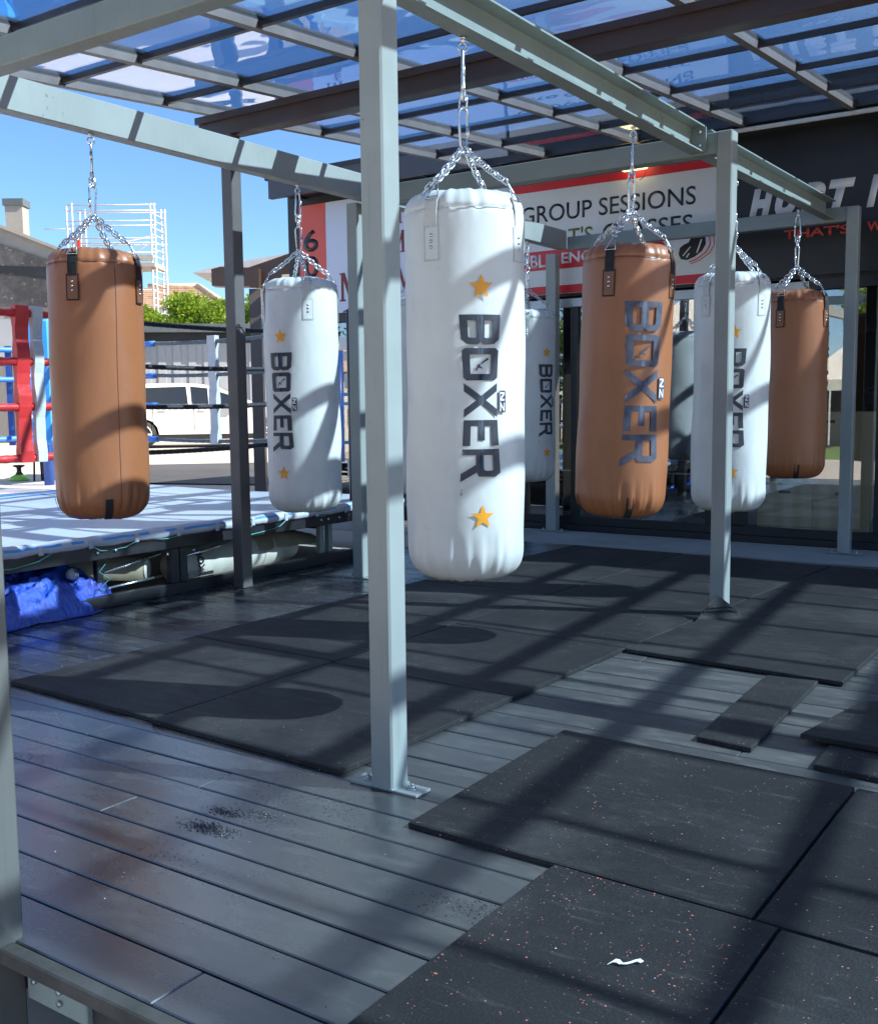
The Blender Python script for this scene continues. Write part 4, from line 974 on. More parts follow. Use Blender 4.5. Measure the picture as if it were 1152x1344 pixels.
# ------------------------------------------------------------------ boxing ring
ring = thing('boxing_ring', 'raised boxing ring with pale canvas, red corner ropes and black frame on the left', 'boxing ring', (-7.4, 4.6, 0))
RX0, RX1, RY0_, RY1_ = -9.75, -5.13, 2.2, 6.98; CZ = .43
mb = MB(); mb.smooth = True; nx, ny = 40, 44; vs = []
for j in range(ny + 1):
    for i in range(nx + 1):
        x = RX0 + (RX1 - .06 - RX0) * i / nx; y = RY0_ + (RY1_ - RY0_) * j / ny
        vs.append((x, y, CZ + .006 * math.sin(x * 2.1 + y) + .005 * math.sin(y * 2.9 - x * 1.3)))
mb.add(vs, [(j * (nx + 1) + i, j * (nx + 1) + i + 1, (j + 1) * (nx + 1) + i + 1, (j + 1) * (nx + 1) + i) for j in range(ny) for i in range(nx)])
part('canvas', mb, M['canvas'], ring)
mb = MB(); mb.box(RX0 + .05, RX1 - .075, RY0_ + .05, RY1_ - .05, CZ - .06, CZ - .018); part('deck_boards', mb, M['timber_dark'], ring)
# printed stripes across the canvas
for i, (yy, w, mm) in enumerate(((0, 0, ''),)): pass
def cz(x, y): return CZ + .006 * math.sin(x * 2.1 + y) + .005 * math.sin(y * 2.9 - x * 1.3)
for (xa, w, mm) in ((-8.35, .10, 'blue_stripe'), (-8.10, .05, 'blue_stripe')):
    mb = MB(); mb.smooth = True; vs = []; n = 60
    for j in range(n + 1):
        y = RY0_ + .3 + (RY1_ - RY0_ - .6) * j / n
        for x in (xa - w / 2 + .02 * math.sin(y * 3), xa + w / 2 + .02 * math.sin(y * 4)): vs.append((x, y, cz(x, y) + .004))
    mb.add(vs, [(2 * j, 2 * j + 1, 2 * j + 3, 2 * j + 2) for j in range(n)]); part('canvas_stripe', mb, M[mm], ring)
mb = MB(); mb.smooth = True; prof = [(-.075, .000, 1), (-.055, .006, 1), (-.040, .010, 0), (-.02, .008, 2), (-.004, -.002, 2), (.008, -.014, 3), (.010, -.026, 2), (.004, -.040, 1), (-.002, -.046, 1)]
ny = 220; vs = []; TIES = [3.20 + .335 * k for k in range(-3, 12)]
for j in range(ny + 1):
    y = RY0_ + (RY1_ - RY0_) * j / ny; k = abs(math.sin((y - 3.20) / .335 * PI)) ** .7
    for i, (dx, dz, _) in enumerate(prof): vs.append((RX1 + dx * (1 + .15 * k), y, CZ + .004 + dz * (1 + .25 * k) + (.0015 * math.sin(y * 31) + .001 * math.sin(y * 57)) * (i > 2)))
n = len(prof); mb.add(vs, [(j * n + i, j * n + i + 1, (j + 1) * n + i + 1, (j + 1) * n + i) for j in range(ny) for i in range(n - 1)])
mb.mi = [[1, 3, 1, 1, 2 if math.sin(j * .23) + .6 * math.sin(j * .61 + 1) > -.5 else 1, 1, 1, 3][i] for j in range(ny) for i in range(n - 1)]
part('canvas_edge', mb, [M['canvas'], M['canvas_white'], M['blue_stripe'], M['canvas_plum']], ring)
for k, y in enumerate(TIES):
    if not 2.3 < y < 6.9: continue
    mb = MB(); mb.cbox(RX1 + .006, RX1 + .016, y - .017, y + .017, CZ - .052, CZ + .004, .004); tb_ = part('tie_loop', mb, M['canvas_white'], ring)
# frame
def rail(name, y0, y1, z0, z1, x0=RX1 - .07, x1=RX1 - .015, mat='black_metal'):
    mb = MB(); mb.cbox(x0, x1, y0, y1, z0, z1, .004); return part(name, mb, M[mat], ring)
rail('top_rail', RY0_, RY1_, .30, .385); rail('bottom_rail', RY0_, RY1_, .0, .075, RX1 - .075, RX1 - .02)
for y in (2.3, 4.50, 4.57, 6.9): rail('upright', y, y + .06, .076, .299)
for y in (3.98, 6.02, 6.12): rail('upright', y, y + .045, .076, .40, RX1 - .13, RX1 - .085, 'steel' if y > 6 else 'black_metal')
for x in (-6.3, -7.5, -8.7, -9.7):
    for (a, c) in ((2.3, 6.9),): rail('cross_rail', a, c, .30, .37, x, x + .05)
    for y in (2.3, 4.5, 6.8): rail('leg', y, y + .05, -.01, .299, x, x + .05)
for y in (4.62, 5.3, 6.05, 6.8):
    mb = MB(); mb.box(RX0 + .1, RX1 - .14, y, y + .04, .26, .299); part('cross_rail', mb, M['black_metal'], ring)
for y in (3.93, 4.06, 4.46, 4.68, 5.13, 5.95, 6.03, 6.16):
    mb = MB(); zz = .345 if y not in (4.46, 4.68) else .27; mb.tube([(RX1 - .015, y, zz), (RX1 - .005, y, zz)], .010, 8); part('bolt', mb, M['bolt'], ring)
for (ya, za, yb, zb_) in ((4.05, .20, 4.48, .27), (4.05, .10, 4.49, .12), (4.7, .22, 5.0, .26)):
    mb = MB(); mb.tube([(RX1 - .12, ya, za), (RX1 - .10, yb, zb_)], .009, 6); part('brace_rod', mb, M['zinc'], ring)
# lashing cords
def cord(pts, r=.0028, parent=ring): mb = MB(); mb.tube(pts, r, 5); part('lashing_cord', mb, M['teal'], parent)
yy = 4.0
cord([(RX1 - .105 + .034 * math.cos(a), yy + .002 + .034 * math.sin(a) , .385 - a * .0068) for a in [i * .7 for i in range(16)]] + [(RX1 - .07, yy + .05, .28), (RX1 - .06, yy - .03, .22), (RX1 - .06, yy + .05, .17), (RX1 - .06, yy - .03, .12)] + [(RX1 - .105 + .036 * math.cos(a), yy + .036 * math.sin(a), .10 - a * .002) for a in [i * .7 for i in range(20)]])
for a, c in (((3.20, CZ - .04), (3.30, .33)), ((3.62, CZ - .04), (3.42, .33)), ((3.88, CZ - .04), (4.0, .35)), ((4.21, CZ - .04), (4.04, .35)), ((4.60, CZ - .04), (4.30, .38)), ((5.21, CZ - .04), (5.10, .33)), ((5.55, CZ - .04), (5.42, .33)), ((5.88, CZ - .04), (6.03, .38))):
    ym = (a[0] + c[0]) / 2; cord([(RX1 + .012, a[0], a[1]), (RX1 + .005, ym, (a[1] + c[1]) / 2 - .012), (RX1 - .012, c[0], c[1])])
cord([(RX1 - .012, 3.30, .33), (RX1 - .012, 3.36, .325), (RX1 - .012, 3.42, .33)]); cord([(RX1 - .012, 5.10, .33), (RX1 - .010, 5.2, .315), (RX1 - .012, 5.42, .33)])
# corner posts, pads, ropes
CX0, CX1, CY0, CY1 = -9.05, -5.5, 2.6, 6.32; ROPES = (.92, 1.22, 1.485, 1.765)
CORN = {'red': (CX1, CY0), 'white': (CX1, CY1), 'blue': (CX0, CY1), 'white2': (CX0, CY0)}
for nm, (x, y) in CORN.items():
    mb = MB(); sx = .16 if x < -7 else -.0; mb.cyl((x + (.22 if x > -7 else -.22), y + (.22 if y > 4 else -.22)), .05, CZ - .1, 1.95, 16); part('corner_post', mb, M['pad_navy'] if nm == 'blue' else M['black_metal'], ring)
def rope(p, q, r, mat, sag=.02, n=24, twist=True):
    p = Vector(p); q = Vector(q); pts = []; rr = []
    for i in range(n + 1):
        t = i / n; v = p.lerp(q, t); v.z -= sag * 4 * t * (1 - t); pts.append(v); rr.append(r * (1 + (.07 * math.sin(i * 2.2)) if twist else r / r))
    mb = MB(); mb.tube(pts, rr if twist else r, 9); return part('rope', mb, M[mat], ring)
for k, z in enumerate(ROPES):
    rope((CX1, CY0, z), (CX1, 4.18, z - .005), .0235, 'rope_red', .008, 60)
    rope((CX1, 4.183, z - .006), (CX1, 5.86, z - .006), .0165, 'rope_black', .014, 90)
    rope((CX1, 5.863, z - .003), (CX1, CY1 + .1, z), .030, 'rope_white', .0, 14)
    rope((CX1 - .05, CY1, z), (-6.0, CY1, z), .030, 'rope_white', .0, 14)
    rope((-6.003, CY1, z), (-7.35, CY1, z - .003), .0165, 'rope_grey', .012, 50)
    rope((-7.353, CY1, z - .003), (CX0, CY1, z), .026, 'rope_blue', .006, 30)
    rope((CX0, CY1, z), (CX0, 5.4, z), .026, 'rope_blue', .006, 20); rope((CX0, 5.397, z), (CX0, 3.5, z), .0165, 'rope_grey', .012, 40)
    rope((CX0, 3.497, z), (CX0, CY0, z), .026, 'rope_white', .004, 12); rope((CX0, CY0, z), (CX1, CY0, z), .0165, 'rope_black', .015, 40)
def spacer(x, y, mat, along='y', w=.045, dx=.0, lean=0., z1=1.80, z0=.885):
    mb = MB(); n = 14; fr1 = []
    vs = []
    for i in range(n + 1):
        t = i / n; z = z1 + (z0 - z1) * t; ww = w * (1 + .03 * math.sin(t * 17)); o = lean * t; th = .026 if min(abs(z - q) for q in ROPES) < .06 else .014
        for s in (-1, 1):
            for d in (-1, 1): vs.append((x + d * th, y + s * ww + o, z) if along == 'y' else (x + s * ww + o, y + d * th, z))
    fs = []
    for i in range(n):
        a = i * 4
        for p, q in ((0, 1), (1, 3), (3, 2), (2, 0)): fs.append((a + p, a + q, a + 4 + q, a + 4 + p))
    fs += [(0, 2, 3, 1), (4 * n, 4 * n + 1, 4 * n + 3, 4 * n + 2)]
    mb.add(vs, fs); return part('rope_spacer', mb, M[mat], ring)
spacer(CX1, 3.735, 'rope_red', w=.043, lean=-.01); spacer(CX1 + .012, 3.832, 'rope_white', w=.031, lean=-.012)
spacer(-6.62, CY1, 'rope_white', 'x', w=.045, lean=-.0)
# blue corner pad with white lettering
bx, by = -8.855, 6.21
pb = MB(); 
Lc = Vector((bx, by, 0)); dirx = Vector((CR.x, CR.y, 0)).normalized(); diry = Vector((-dirx.y, dirx.x, 0))
MP = Matrix(((dirx.x, diry.x, 0, bx), (dirx.y, diry.y, 0, by), (0, 0, 1, 0), (0, 0, 0, 1)))
pb.cbox(-.14, .14, -.06, .06, .85, 2.07, .045, MP); pad = part('corner_pad', pb, M['pad_blue'], ring)
for i, z in enumerate((1.49, 1.29, 1.10, .94)):
    tm = text_obj('BOXER', 0, 0, .05, .23, M['white_print'], None, 0, bold=.03); me = tm.data; bpy.data.objects.remove(tm)
    for v in me.vertices: v.co = MP @ Vector((v.co.x * .85 - .155, v.co.y - .0605, v.co.z + z)) - wpos(ring)
    link('lettering', me, pad)
mb = MB()
for z in (1.12, 1.45): mb.prism([MP @ Vector((-.09, -.0605, z - .20)), MP @ Vector((-.02, -.0605, z - .16)), MP @ Vector((.10, -.0605, z + .06)), MP @ Vector((.09, -.0605, z + .20)), MP @ Vector((.05, -.0605, z + .06))], diry * -.002)
stuff(part('pad_swoosh', mb, M['blue_stripe'], pad))
mb = MB(); mb.box(-.33, -.28, -.02, .02, .85, 1.80, MP); part('corner_strap', mb, M['pad_navy'], ring)

# things under and on the ring ------------------------------------------
from mathutils import noise as mn
def crumple(cx, cy, lx, ly, h, z0, seed, lab, nx=90, ny=90, drop=None, rot=0):
    mb = MB(); mb.smooth = True; vs = []
    for j in range(ny + 1):
        for i in range(nx + 1):
            u = i / nx * 2 - 1; v = j / ny * 2 - 1; r2 = min(1, (abs(u) ** 2.6 + abs(v) ** 2.6))
            env = max(0, 1 - r2) ** .45
            p = Vector((u * 1.5 + seed, v * 1.5, seed)); f = abs(mn.noise(p * 1.1)) * 1.0 + abs(mn.noise(Vector((p.x * 2.6, p.y * 1.2, p.z)) + Vector((3, 1, 0)))) * .6 + abs(mn.noise(Vector((p.x * 3, p.y * 6, p.z)))) * .22 + abs(mn.noise(p * 9)) * .12
            z = z0 + h * env * (.45 + .62 * (1 - f)); wob = 1 + .22 * mn.noise(Vector((u * 2 + seed, v * 2, 5)))
            x = cx + u * lx * wob; y = cy + v * ly * wob
            if drop: z -= drop(x, y, env) 
            vs.append((x, y, max(z0 - .02, z)))
    mb.add(vs, [(j * (nx + 1) + i, j * (nx + 1) + i + 1, (j + 1) * (nx + 1) + i + 1, (j + 1) * (nx + 1) + i) for j in range(ny) for i in range(nx)])
    tag(part('tarpaulin', mb, M['tarp']), lab, 'tarpaulin')
crumple(-5.32, 3.55, .25, .34, .24, .005, 3.1, 'crumpled shiny blue tarpaulin spilling out from under the ring onto the deck edge')
crumple(-5.62, 3.62, .34, .52, .30, .005, 8.4, 'darker fold of blue tarpaulin stuffed deeper under the ring')
crumple(-5.30, 3.95, .12, .16, .19, .005, 5.7, 'small bunch of blue tarpaulin beside the lashed upright', 50, 50)
t = thing('rolled_mat', 'long rolled brown tube lying under the ring with its taped round end showing', 'roll', (-5.7, 4.2, 0))
mb = MB(); e0 = Vector((-5.30, 4.42, .165)); e1 = Vector((-6.7, 3.55, .19)); mb.tube([e0, e1], .075, 24); part('tube', mb, M['cardboard'], t)
mb = MB(); mb.tube([e0 + (e0 - e1).normalized() * .001, e0 + (e0 - e1).normalized() * .012], [.072, .066], 24); part('end_cap', mb, M['cream'], t)
t = thing('old_punch_bag', 'worn cream punch bag lying on its side under the ring', 'punch bag', (-5.5, 5.2, 0))
q0 = Vector((-5.42, 4.72, .13)); q1 = Vector((-5.50, 5.98, .125)); dd = (q1 - q0).normalized(); pts = []; rr = []
for i in range(26):
    u = i / 25; pts.append(q0.lerp(q1, u)); rr.append(.125 * min(1, (.55 + 5 * min(u, 1 - u)) ** .5 if min(u, 1 - u) < .09 else 1) * (1 + .03 * math.sin(i * 1.9) + .02 * math.sin(i * 3.1)))
mb = MB(); mb.tube(pts, rr, 32); part('bag_body', mb, M['cream'], t)
for u in (.42, .66, .84):
    mb = MB(); c_ = q0.lerp(q1, u); mb.tube([c_, c_ + dd * .004], .1295, 32, cap=False); part('seam', mb, M['stitch'], t)
mb = MB()
for k, (a, c) in enumerate(((0, .035), (.05, .085), (.10, .135))):
    y = 4.83 ; mb.prism([(q0.x + .128, y + .0, .21 - a), (q0.x + .128, y + .06, .21 - a), (q0.x + .128, y + .06, .21 - c), (q0.x + .128, y, .21 - c)], (.002, 0, 0))
tm = text_obj('BOX', 0, 0, .06, .15, M['ink'], None, 0, bold=.03); me = tm.data; bpy.data.objects.remove(tm)
for v in me.vertices:
    a_ = (v.co.z - .03) / .127 ; v.co = Vector((q0.x - .01 + .131 * math.cos(.25 - (v.co.x - .07) / .131), 4.86 + (v.co.z), .13 + .131 * math.sin(.25 - (v.co.x - .07) / .131))) - wpos(t)
link('lettering', me, t)
t = thing('canvas_bundle', 'folded grey canvas sheet draped over the old punch bag under the ring', 'sheet', (-5.6, 5.6, 0))
mb = MB(); mb.smooth = True; vs = []
for j in range(25):
    for i in range(13):
        u = i / 12; y = 5.25 + j / 24 * .95; a = .2 + u * 2.0; vs.append((-5.50 + .16 * math.cos(a) + .02 * math.sin(j), y + .05 * u, .12 + (.155 + .01 * math.sin(j * 1.3 + i)) * math.sin(a) * (1 - .55 * max(0, (j - 14) / 10))))
mb.add(vs, [(j * 13 + i, j * 13 + i + 1, (j + 1) * 13 + i + 1, (j + 1) * 13 + i) for j in range(24) for i in range(12)]); part('sheet', mb, M['cardboard'], t)
mb = MB(); mb.tube([(-5.28, 5.30, .31), (-5.62, 5.62, .30)], [.04, .045], 16); tag(part('short_roll', mb, M['cardboard']), 'short brown roll wedged under the ring canvas above the old punch bag', 'roll')
mb = MB(); mb.cbox(-5.30, -5.21, 4.70, 4.92, .078, .10, .006); tag(part('metal_bracket', mb, M['zinc']), 'loose bright metal bracket lying beside the old punch bag', 'bracket')
t = thing('tape_bundle', 'small bundle of clear tape hanging by the lashed upright', 'bundle', (-5.3, 3.85, .2))
mb = MB(); mb.lathe([(.001, -.03), (.03, -.02), (.036, .01), (.02, .035), (.001, .04)], 12, (-5.30, 3.86, .21)); part('bundle', mb, M['canvas_white'], t)
for i in range(3): mb = MB(); mb.tube([(-5.30 + .036 * math.cos(a), 3.86 + .01 * i, .21 + .036 * math.sin(a)) for a in [k * .6 for k in range(11)]], .003, 5, closed=True); part('loop', mb, M['zinc'], t)

# ------------------------------------------------------------------ yard beyond the ring
RH = Vector((CR.x, CR.y, 0)).normalized(); FH = Vector((-RH.y, RH.x, 0))
def fr_at(px, depth, ang=0, z=None):
    p = at(px, 530, depth); a = R(ang); X = RH * math.cos(a) + FH * math.sin(a); Y = FH * math.cos(a) - RH * math.sin(a)
    zz = gz(p.x, p.y) if z is None else z
    return Matrix(((X.x, Y.x, 0, p.x), (X.y, Y.y, 0, p.y), (0, 0, 1, zz), (0, 0, 0, 1)))
# car
MC = fr_at(268, 24.0, 13); car = thing('parked_car', 'white estate car parked side on in the yard beyond the ring', 'car', MC.translation)
CFH = Vector(MC.col[1][:3]); CRH = Vector(MC.col[0][:3])
def Mv(Mx, pts): return [Mx @ Vector(p) for p in pts]
def arch(cx, r, z, n=7): return [(cx + r * math.cos(PI - PI * i / n), z + r * math.sin(PI - PI * i / n)) for i in range(n + 1)]
rw, fw = -1.40, 1.46
low = [(-2.30, .32)] + arch(rw, .38, .32) + arch(fw, .38, .32) + [(2.22, .32), (2.32, .5), (2.30, .72), (2.1, .86), (1.15, .98), (-2.22, .98), (-2.34, .75), (-2.34, .45)]
mb = MB(); mb.prism(Mv(MC, [(x, 0, z) for x, z in low]), CFH * 1.78); bd = part('body', mb, M['car_white'], car)
top = [(-2.25, .982), (1.25, .982), (.75, 1.20), (.35, 1.385), (-.05, 1.46), (-.6, 1.49), (-1.5, 1.47), (-2.05, 1.32)]
mb = MB(); a = Mv(MC, [(x, .06 + .12 * max(0, (z - 1) / .5), z) for x, z in top]); b_ = Mv(MC, [(x, 1.72 - .12 * max(0, (z - 1) / .5), z) for x, z in top]); n = len(top)
mb.add(a + b_, [list(range(n)), list(range(n, 2 * n))[::-1]] + [(i, n + i, n + (i + 1) % n, (i + 1) % n) for i in range(n)]); part('cabin', mb, M['car_white'], car)
for q in ([(-2.0, 1.03), (-1.42, 1.02), (-1.38, 1.37), (-1.78, 1.33)], [(-1.34, 1.02), (-.36, 1.01), (-.40, 1.41), (-1.31, 1.385)], [(-.27, 1.01), (.10, 1.005), (.08, 1.37), (-.30, 1.41)], [(.14, 1.005), (1.02, 1.0), (.55, 1.22), (.12, 1.36)]):
    mb = MB(); mb.prism(Mv(MC, [(x, .052 + .12 * max(0, (z - 1) / .5), z) for x, z in q]), CFH * .006); part('side_window', mb, M['car_glass'], car)
mb = MB(); mb.add(Mv(MC, [(1.20, .14, .99), (1.20, 1.64, .99), (.38, 1.54, 1.37), (.38, .24, 1.37)]), [(0, 1, 2, 3)]); 
mb.v = [tuple(Vector(v) + CRH * .012 + Vector((0, 0, .012))) for v in mb.v]; part('windscreen', mb, M['car_glass'], car)
for x in (rw, fw):
    for yy in (.02, 1.56):
        mb = MB(); c = MC @ Vector((x, yy, .32)); mb.tube([c, c + CFH * .2], .32, 24); wh = part('wheel', mb, M['tyre'], car)
        mb = MB(); 
        for k in range(6): a = k * PI / 3; p = c - CFH * .004 + CRH * .03 * math.cos(a) + Vector((0, 0, .03 * math.sin(a))); mb.tube([p, c - CFH * .004 + CRH * .20 * math.cos(a) + Vector((0, 0, .2 * math.sin(a)))], .028, 5)
        mb.tube([c - CFH * .002 + CRH * .21 * math.cos(2 * PI * i / 20) + Vector((0, 0, .21 * math.sin(2 * PI * i / 20))) for i in range(20)], .018, 5, closed=True); me = mb.mesh('rim', M['alu'], wpos(car)); link('rim', me, wh)
for x in (-1.15, -.24, .95): mb = MB(); mb.prism(Mv(MC, [(x, -.003, .42), (x + .012, -.003, .42), (x + .012, -.003, .96), (x, -.003, .96)]), CFH * .002); part('door_gap', mb, M['black_plastic'], car)
for x in (-1.0, -.12): mb = MB(); mb.prism(Mv(MC, [(x, -.03, .86), (x + .16, -.03, .86), (x + .16, -.03, .89), (x, -.03, .89)]), CFH * .028); part('door_handle', mb, M['car_white'], car)
mb = MB(); mb.box(.62, .80, -.16, .0, .98, 1.10, MC); part('mirror', mb, M['car_white'], car)
mb = MB(); mb.box(-1.95, 1.9, .005, 1.7, .20, .318, MC); part('sill', mb, M['black_plastic'], car)
mb = MB(); mb.prism(Mv(MC, [(1.95, -.004, .70), (2.26, -.004, .66), (2.22, -.004, .80), (1.98, -.004, .84)]), CFH * .003); part('headlight', mb, M['alu'], car)
# grey shed
MS = fr_at(300, 31, 6); shed = thing('grey_shed', 'long grey corrugated shed with a dark roof edge behind the car', 'shed', MS.translation)
mb = MB(); w_ = 16; xx = -7.5; i = 0
while xx < 8.5: mb.box(xx, xx + .22, .0 if i % 2 else .03, .08, 0, 2.8, MS); xx += .22; i += 1
stuff(part('cladding', mb, M['shed_grey'], shed))
mb = MB(); mb.box(-7.4, 8.4, .09, 6, 0, 2.75, MS); part('shell', mb, M['shed_grey'], shed)
mb = MB(); mb.box(-7.6, 8.6, -.35, 6.2, 3.10, 3.34, MS); part('roof', mb, M['shed_trim'], shed)
mb = MB(); mb.box(-7.5, 8.5, -.05, 6, 2.802, 3.09, MS); part('wall_head', mb, M['wall_black'], shed)
# wall with mural, chimney
MW = fr_at(40, 29, 0); wl = thing('mural_wall', 'old sloping wall with black speckled mural and brick foot at the far left', 'wall', MW.translation)
def wy(py): return 1.2 + (530 - py) / F_PX * 29
def wx(px): return (px - 40) / F_PX * 29
def slab_(name, pts, y0, d, mat, parent, MM=MW, lab=None):
    mb = MB(); mb.prism([MM @ Vector((x, y0, z)) for x, z in pts], FH * d); return part(name, mb, mat, parent, lab)
z_ = MW.translation.z
def WP(*pp): return [(wx(a), wy(b) - z_) for a, b in pp]
slab_('rendered_wall', WP((-60, 572), (150, 572), (150, 352), (95, 330), (40, 308), (0, 292), (-60, 268)), 0, .5, M['render_wall'], wl)
slab_('mural', WP((-60, 396), (140, 400), (140, 366), (90, 345), (0, 314), (-60, 293)), -.06, .058, M['mural'], wl)
slab_('coping', WP((-60, 268), (0, 292), (95, 330), (150, 352), (150, 348), (95, 326), (0, 288), (-60, 264)), -.10, .7, M['render_wall'], wl)
slab_('brick_foot', WP((-60, 571), (60, 571), (60, 474), (-60, 474)), -.08, .078, M['brick_grey'], wl)
slab_('grey_door', WP((-60, 473), (24, 473), (24, 414), (-60, 414)), -.05, .048, M['shed_grey'], wl)
slab_('dark_niche', WP((0, 345), (78, 348), (78, 362), (0, 352)), -.075, .014, M['wall_black'], wl)
slab_('vent', WP((25, 401), (35, 401), (35, 398), (25, 398)), -.07, .068, M['wall_black'], wl)
ch = thing('chimney_stack', 'square rendered chimney stack with a dark cap rising behind the mural wall', 'chimney', (MW @ Vector((wx(20), .9, 0))))
slab_('shaft', WP((9, 330), (31, 330), (31, 264), (8, 264)), .6, .45, M['render_wall'], ch); slab_('cap', WP((6, 264), (33, 264), (33, 255), (6, 255)), .55, .55, M['shed_trim'], ch)
c2 = thing('brick_chimney', 'small orange brick chimney beside the mural wall behind the left punch bag', 'chimney', (MW @ Vector((wx(92), 1.3, 0))))
slab_('shaft', WP((84, 340), (112, 340), (112, 318), (84, 318)), 1.1, .5, M['tile_tan'], c2); slab_('flue', WP((91, 317.5), (95, 317.5), (95, 300), (91, 300)), 1.2, .1, M['letter_red'], c2)
# house
MH = fr_at(230, 46, 0); hs = thing('tiled_house', 'cream house with a tan tiled hip roof behind the shed and scaffold', 'house', MH.translation)
def hx(px): return (px - 230) / F_PX * 46
def hz(py): return 1.2 + (530 - py) / F_PX * 46 - MH.translation.z
mb = MB(); mb.box(hx(135), hx(296), 1.2, 9, 0, hz(407), MH); part('wall', mb, M['house_cream'], hs)
mb = MB(); mb.box(hx(130), hx(300), .35, 9.5, hz(407) + .002, hz(402), MH); part('eaves', mb, M['alu'], hs)
ridge = [Vector((hx(160), 5, hz(359))), Vector((hx(231), 5, hz(359)))]; e0, e1, e2, e3 = Vector((hx(128), .4, hz(402))), Vector((hx(303), .4, hz(402))), Vector((hx(303), 9.6, hz(402))), Vector((hx(128), 9.6, hz(402)))
mb = MB(); mb.add([MH @ v for v in (e0, e1, e2, e3, ridge[0], ridge[1])], [(0, 1, 5, 4), (1, 2, 5), (2, 3, 4, 5), (3, 0, 4), (0, 3, 2, 1)]); rf = part('roof', mb, M['tile_tan'], hs)
mb = MB()
for k in range(11):        # courses of tiles standing proud of the roof
    t0 = k / 11; t1 = (k + 1) / 11 + .004
    for (A_, B_, C_, D_) in ((e0, e1, ridge[0], ridge[1]), (e1, e2, ridge[1], ridge[1])):
        a = A_.lerp(C_, t0); b_ = B_.lerp(D_, t0); c = B_.lerp(D_, t1); d = A_.lerp(C_, t1); nrm = (b_ - a).cross(d - a).normalized()
        L_ = (b_ - a).length; n = max(1, int(L_ / .55))
        for i in range(n):
            p = [a.lerp(b_, i / n), a.lerp(b_, (i + .97) / n), d.lerp(c, (i + .97) / n), d.lerp(c, i / n)]
            hh = .09; mb.add([MH @ v for v in (p[0] + nrm * hh, p[1] + nrm * hh, p[2] + nrm * .015, p[3] + nrm * .015, p[0], p[1], p[2], p[3])], [(0, 1, 2, 3), (4, 5, 1, 0), (5, 6, 2, 1), (7, 4, 0, 3)])
stuff(part('roof_tiles', mb, M['tile_tan'], hs))
for (a, c) in ((ridge[0], ridge[1]), (ridge[1], e1)): mb = MB(); mb.tube([MH @ (a + Vector((0, 0, .08))), MH @ (c + Vector((0, 0, .08)))], .14, 6); part('ridge_cap', mb, M['tile_tan'], hs)
# scaffold
MF = fr_at(155, 40, 0); sc_ = thing('scaffold', 'tall bare scaffold tower of pale poles standing behind the left punch bag', 'scaffold', MF.translation)
def sx(px): return (px - 155) / F_PX * 40
def sz(py): return 1.2 + (530 - py) / F_PX * 40 - MF.translation.z
def pole(a, b_, r=.032, nm='pole'): mb = MB(); mb.tube([MF @ Vector(a), MF @ Vector(b_)], r, 6); part(nm, mb, M['galv'], sc_)
for px in (99, 106, 207, 212):
    for yy in (0, 1.3): pole((sx(px + yy * 1.6), yy, 0), (sx(px + yy * 1.6), yy, sz(266 + (px % 5))), .034, 'standard')
for py in (270, 277, 290, 296, 312, 318, 330, 336, 345, 378): 
    pole((sx(97), 0, sz(py)), (sx(214), 0, sz(py)), .026, 'ledger')
for py in (272, 314, 346): pole((sx(97), 1.3, sz(py)), (sx(216), 1.3, sz(py)), .022, 'ledger')
pole((sx(104), 0, sz(332)), (sx(206), 0, sz(310)), .02, 'brace'); pole((sx(150), .5, sz(345)), (sx(206), 0, sz(318)), .02, 'brace'); pole((sx(70), 0, sz(299.6)), (sx(104), 0, sz(299.6)), .02, 'ledger')
for k in range(16): pole((sx(207), 0, sz(280 + k * 9)), (sx(212), 1.3, sz(280 + k * 9)), .02, 'rung')
mb = MB(); mb.box(sx(160), sx(212), -.2, 1.4, sz(349), sz(344), MF); part('platform', mb, M['plank'], sc_); mb = MB(); mb.box(sx(175), sx(210), -.2, -.15, sz(342), sz(334), MF); part('toe_board', mb, M['plank'], sc_)

# foliage
def tree(name, c, rx, ry, rz_, nleaf, lsz, mat, lab, trunk=True, seed=1, zbase=None, cat='tree', group=None, clumps=16):
    rr = random.Random(seed); c = Vector(c); zb = gz(c.x, c.y) if zbase is None else zbase
    t = thing(name, lab, cat, (c.x, c.y, zb), 0, group)
    cl = []
    for i in range(clumps):
        d = Vector((rr.gauss(0, 1), rr.gauss(0, 1), rr.gauss(0, 1))).normalized() * rr.uniform(.25, .85)
        cl.append((Vector((d.x * rx, d.y * ry, d.z * rz_)), rr.uniform(.28, .5)))
    mb = MB()
    for i in range(nleaf):
        q, s = rr.choice(cl); d = Vector((rr.gauss(0, 1), rr.gauss(0, 1), rr.gauss(0, 1))).normalized() * (rr.uniform(.55, 1.08))
        p = c + q + Vector((d.x * rx * s, d.y * ry * s, d.z * rz_ * s))
        if p.z < zb + .05: continue
        a = Vector((rr.gauss(0, 1), rr.gauss(0, 1), rr.gauss(0, 1))).normalized(); b_ = a.orthogonal().normalized(); sz_ = lsz * rr.uniform(.6, 1.4)
        mb.add([p - a * sz_, p + b_ * sz_ * .45, p + a * sz_, p - b_ * sz_ * .45], [(0, 1, 2, 3)])
    part('crown', mb, M[mat], t)
    if trunk:
        mb = MB(); mb.tube([(c.x, c.y, zb - .1), (c.x + .05, c.y, (c.z + zb) / 2), (c.x, c.y + .1, c.z)], [.16 * rx / 1.5, .12 * rx / 1.5, .05], 8)
        for i in range(6): q = cl[i][0]; mb.tube([(c.x, c.y, c.z - rz_ * .6), c + q * .8], [.05, .015], 5)
        part('trunk', mb, M['bark'], t)
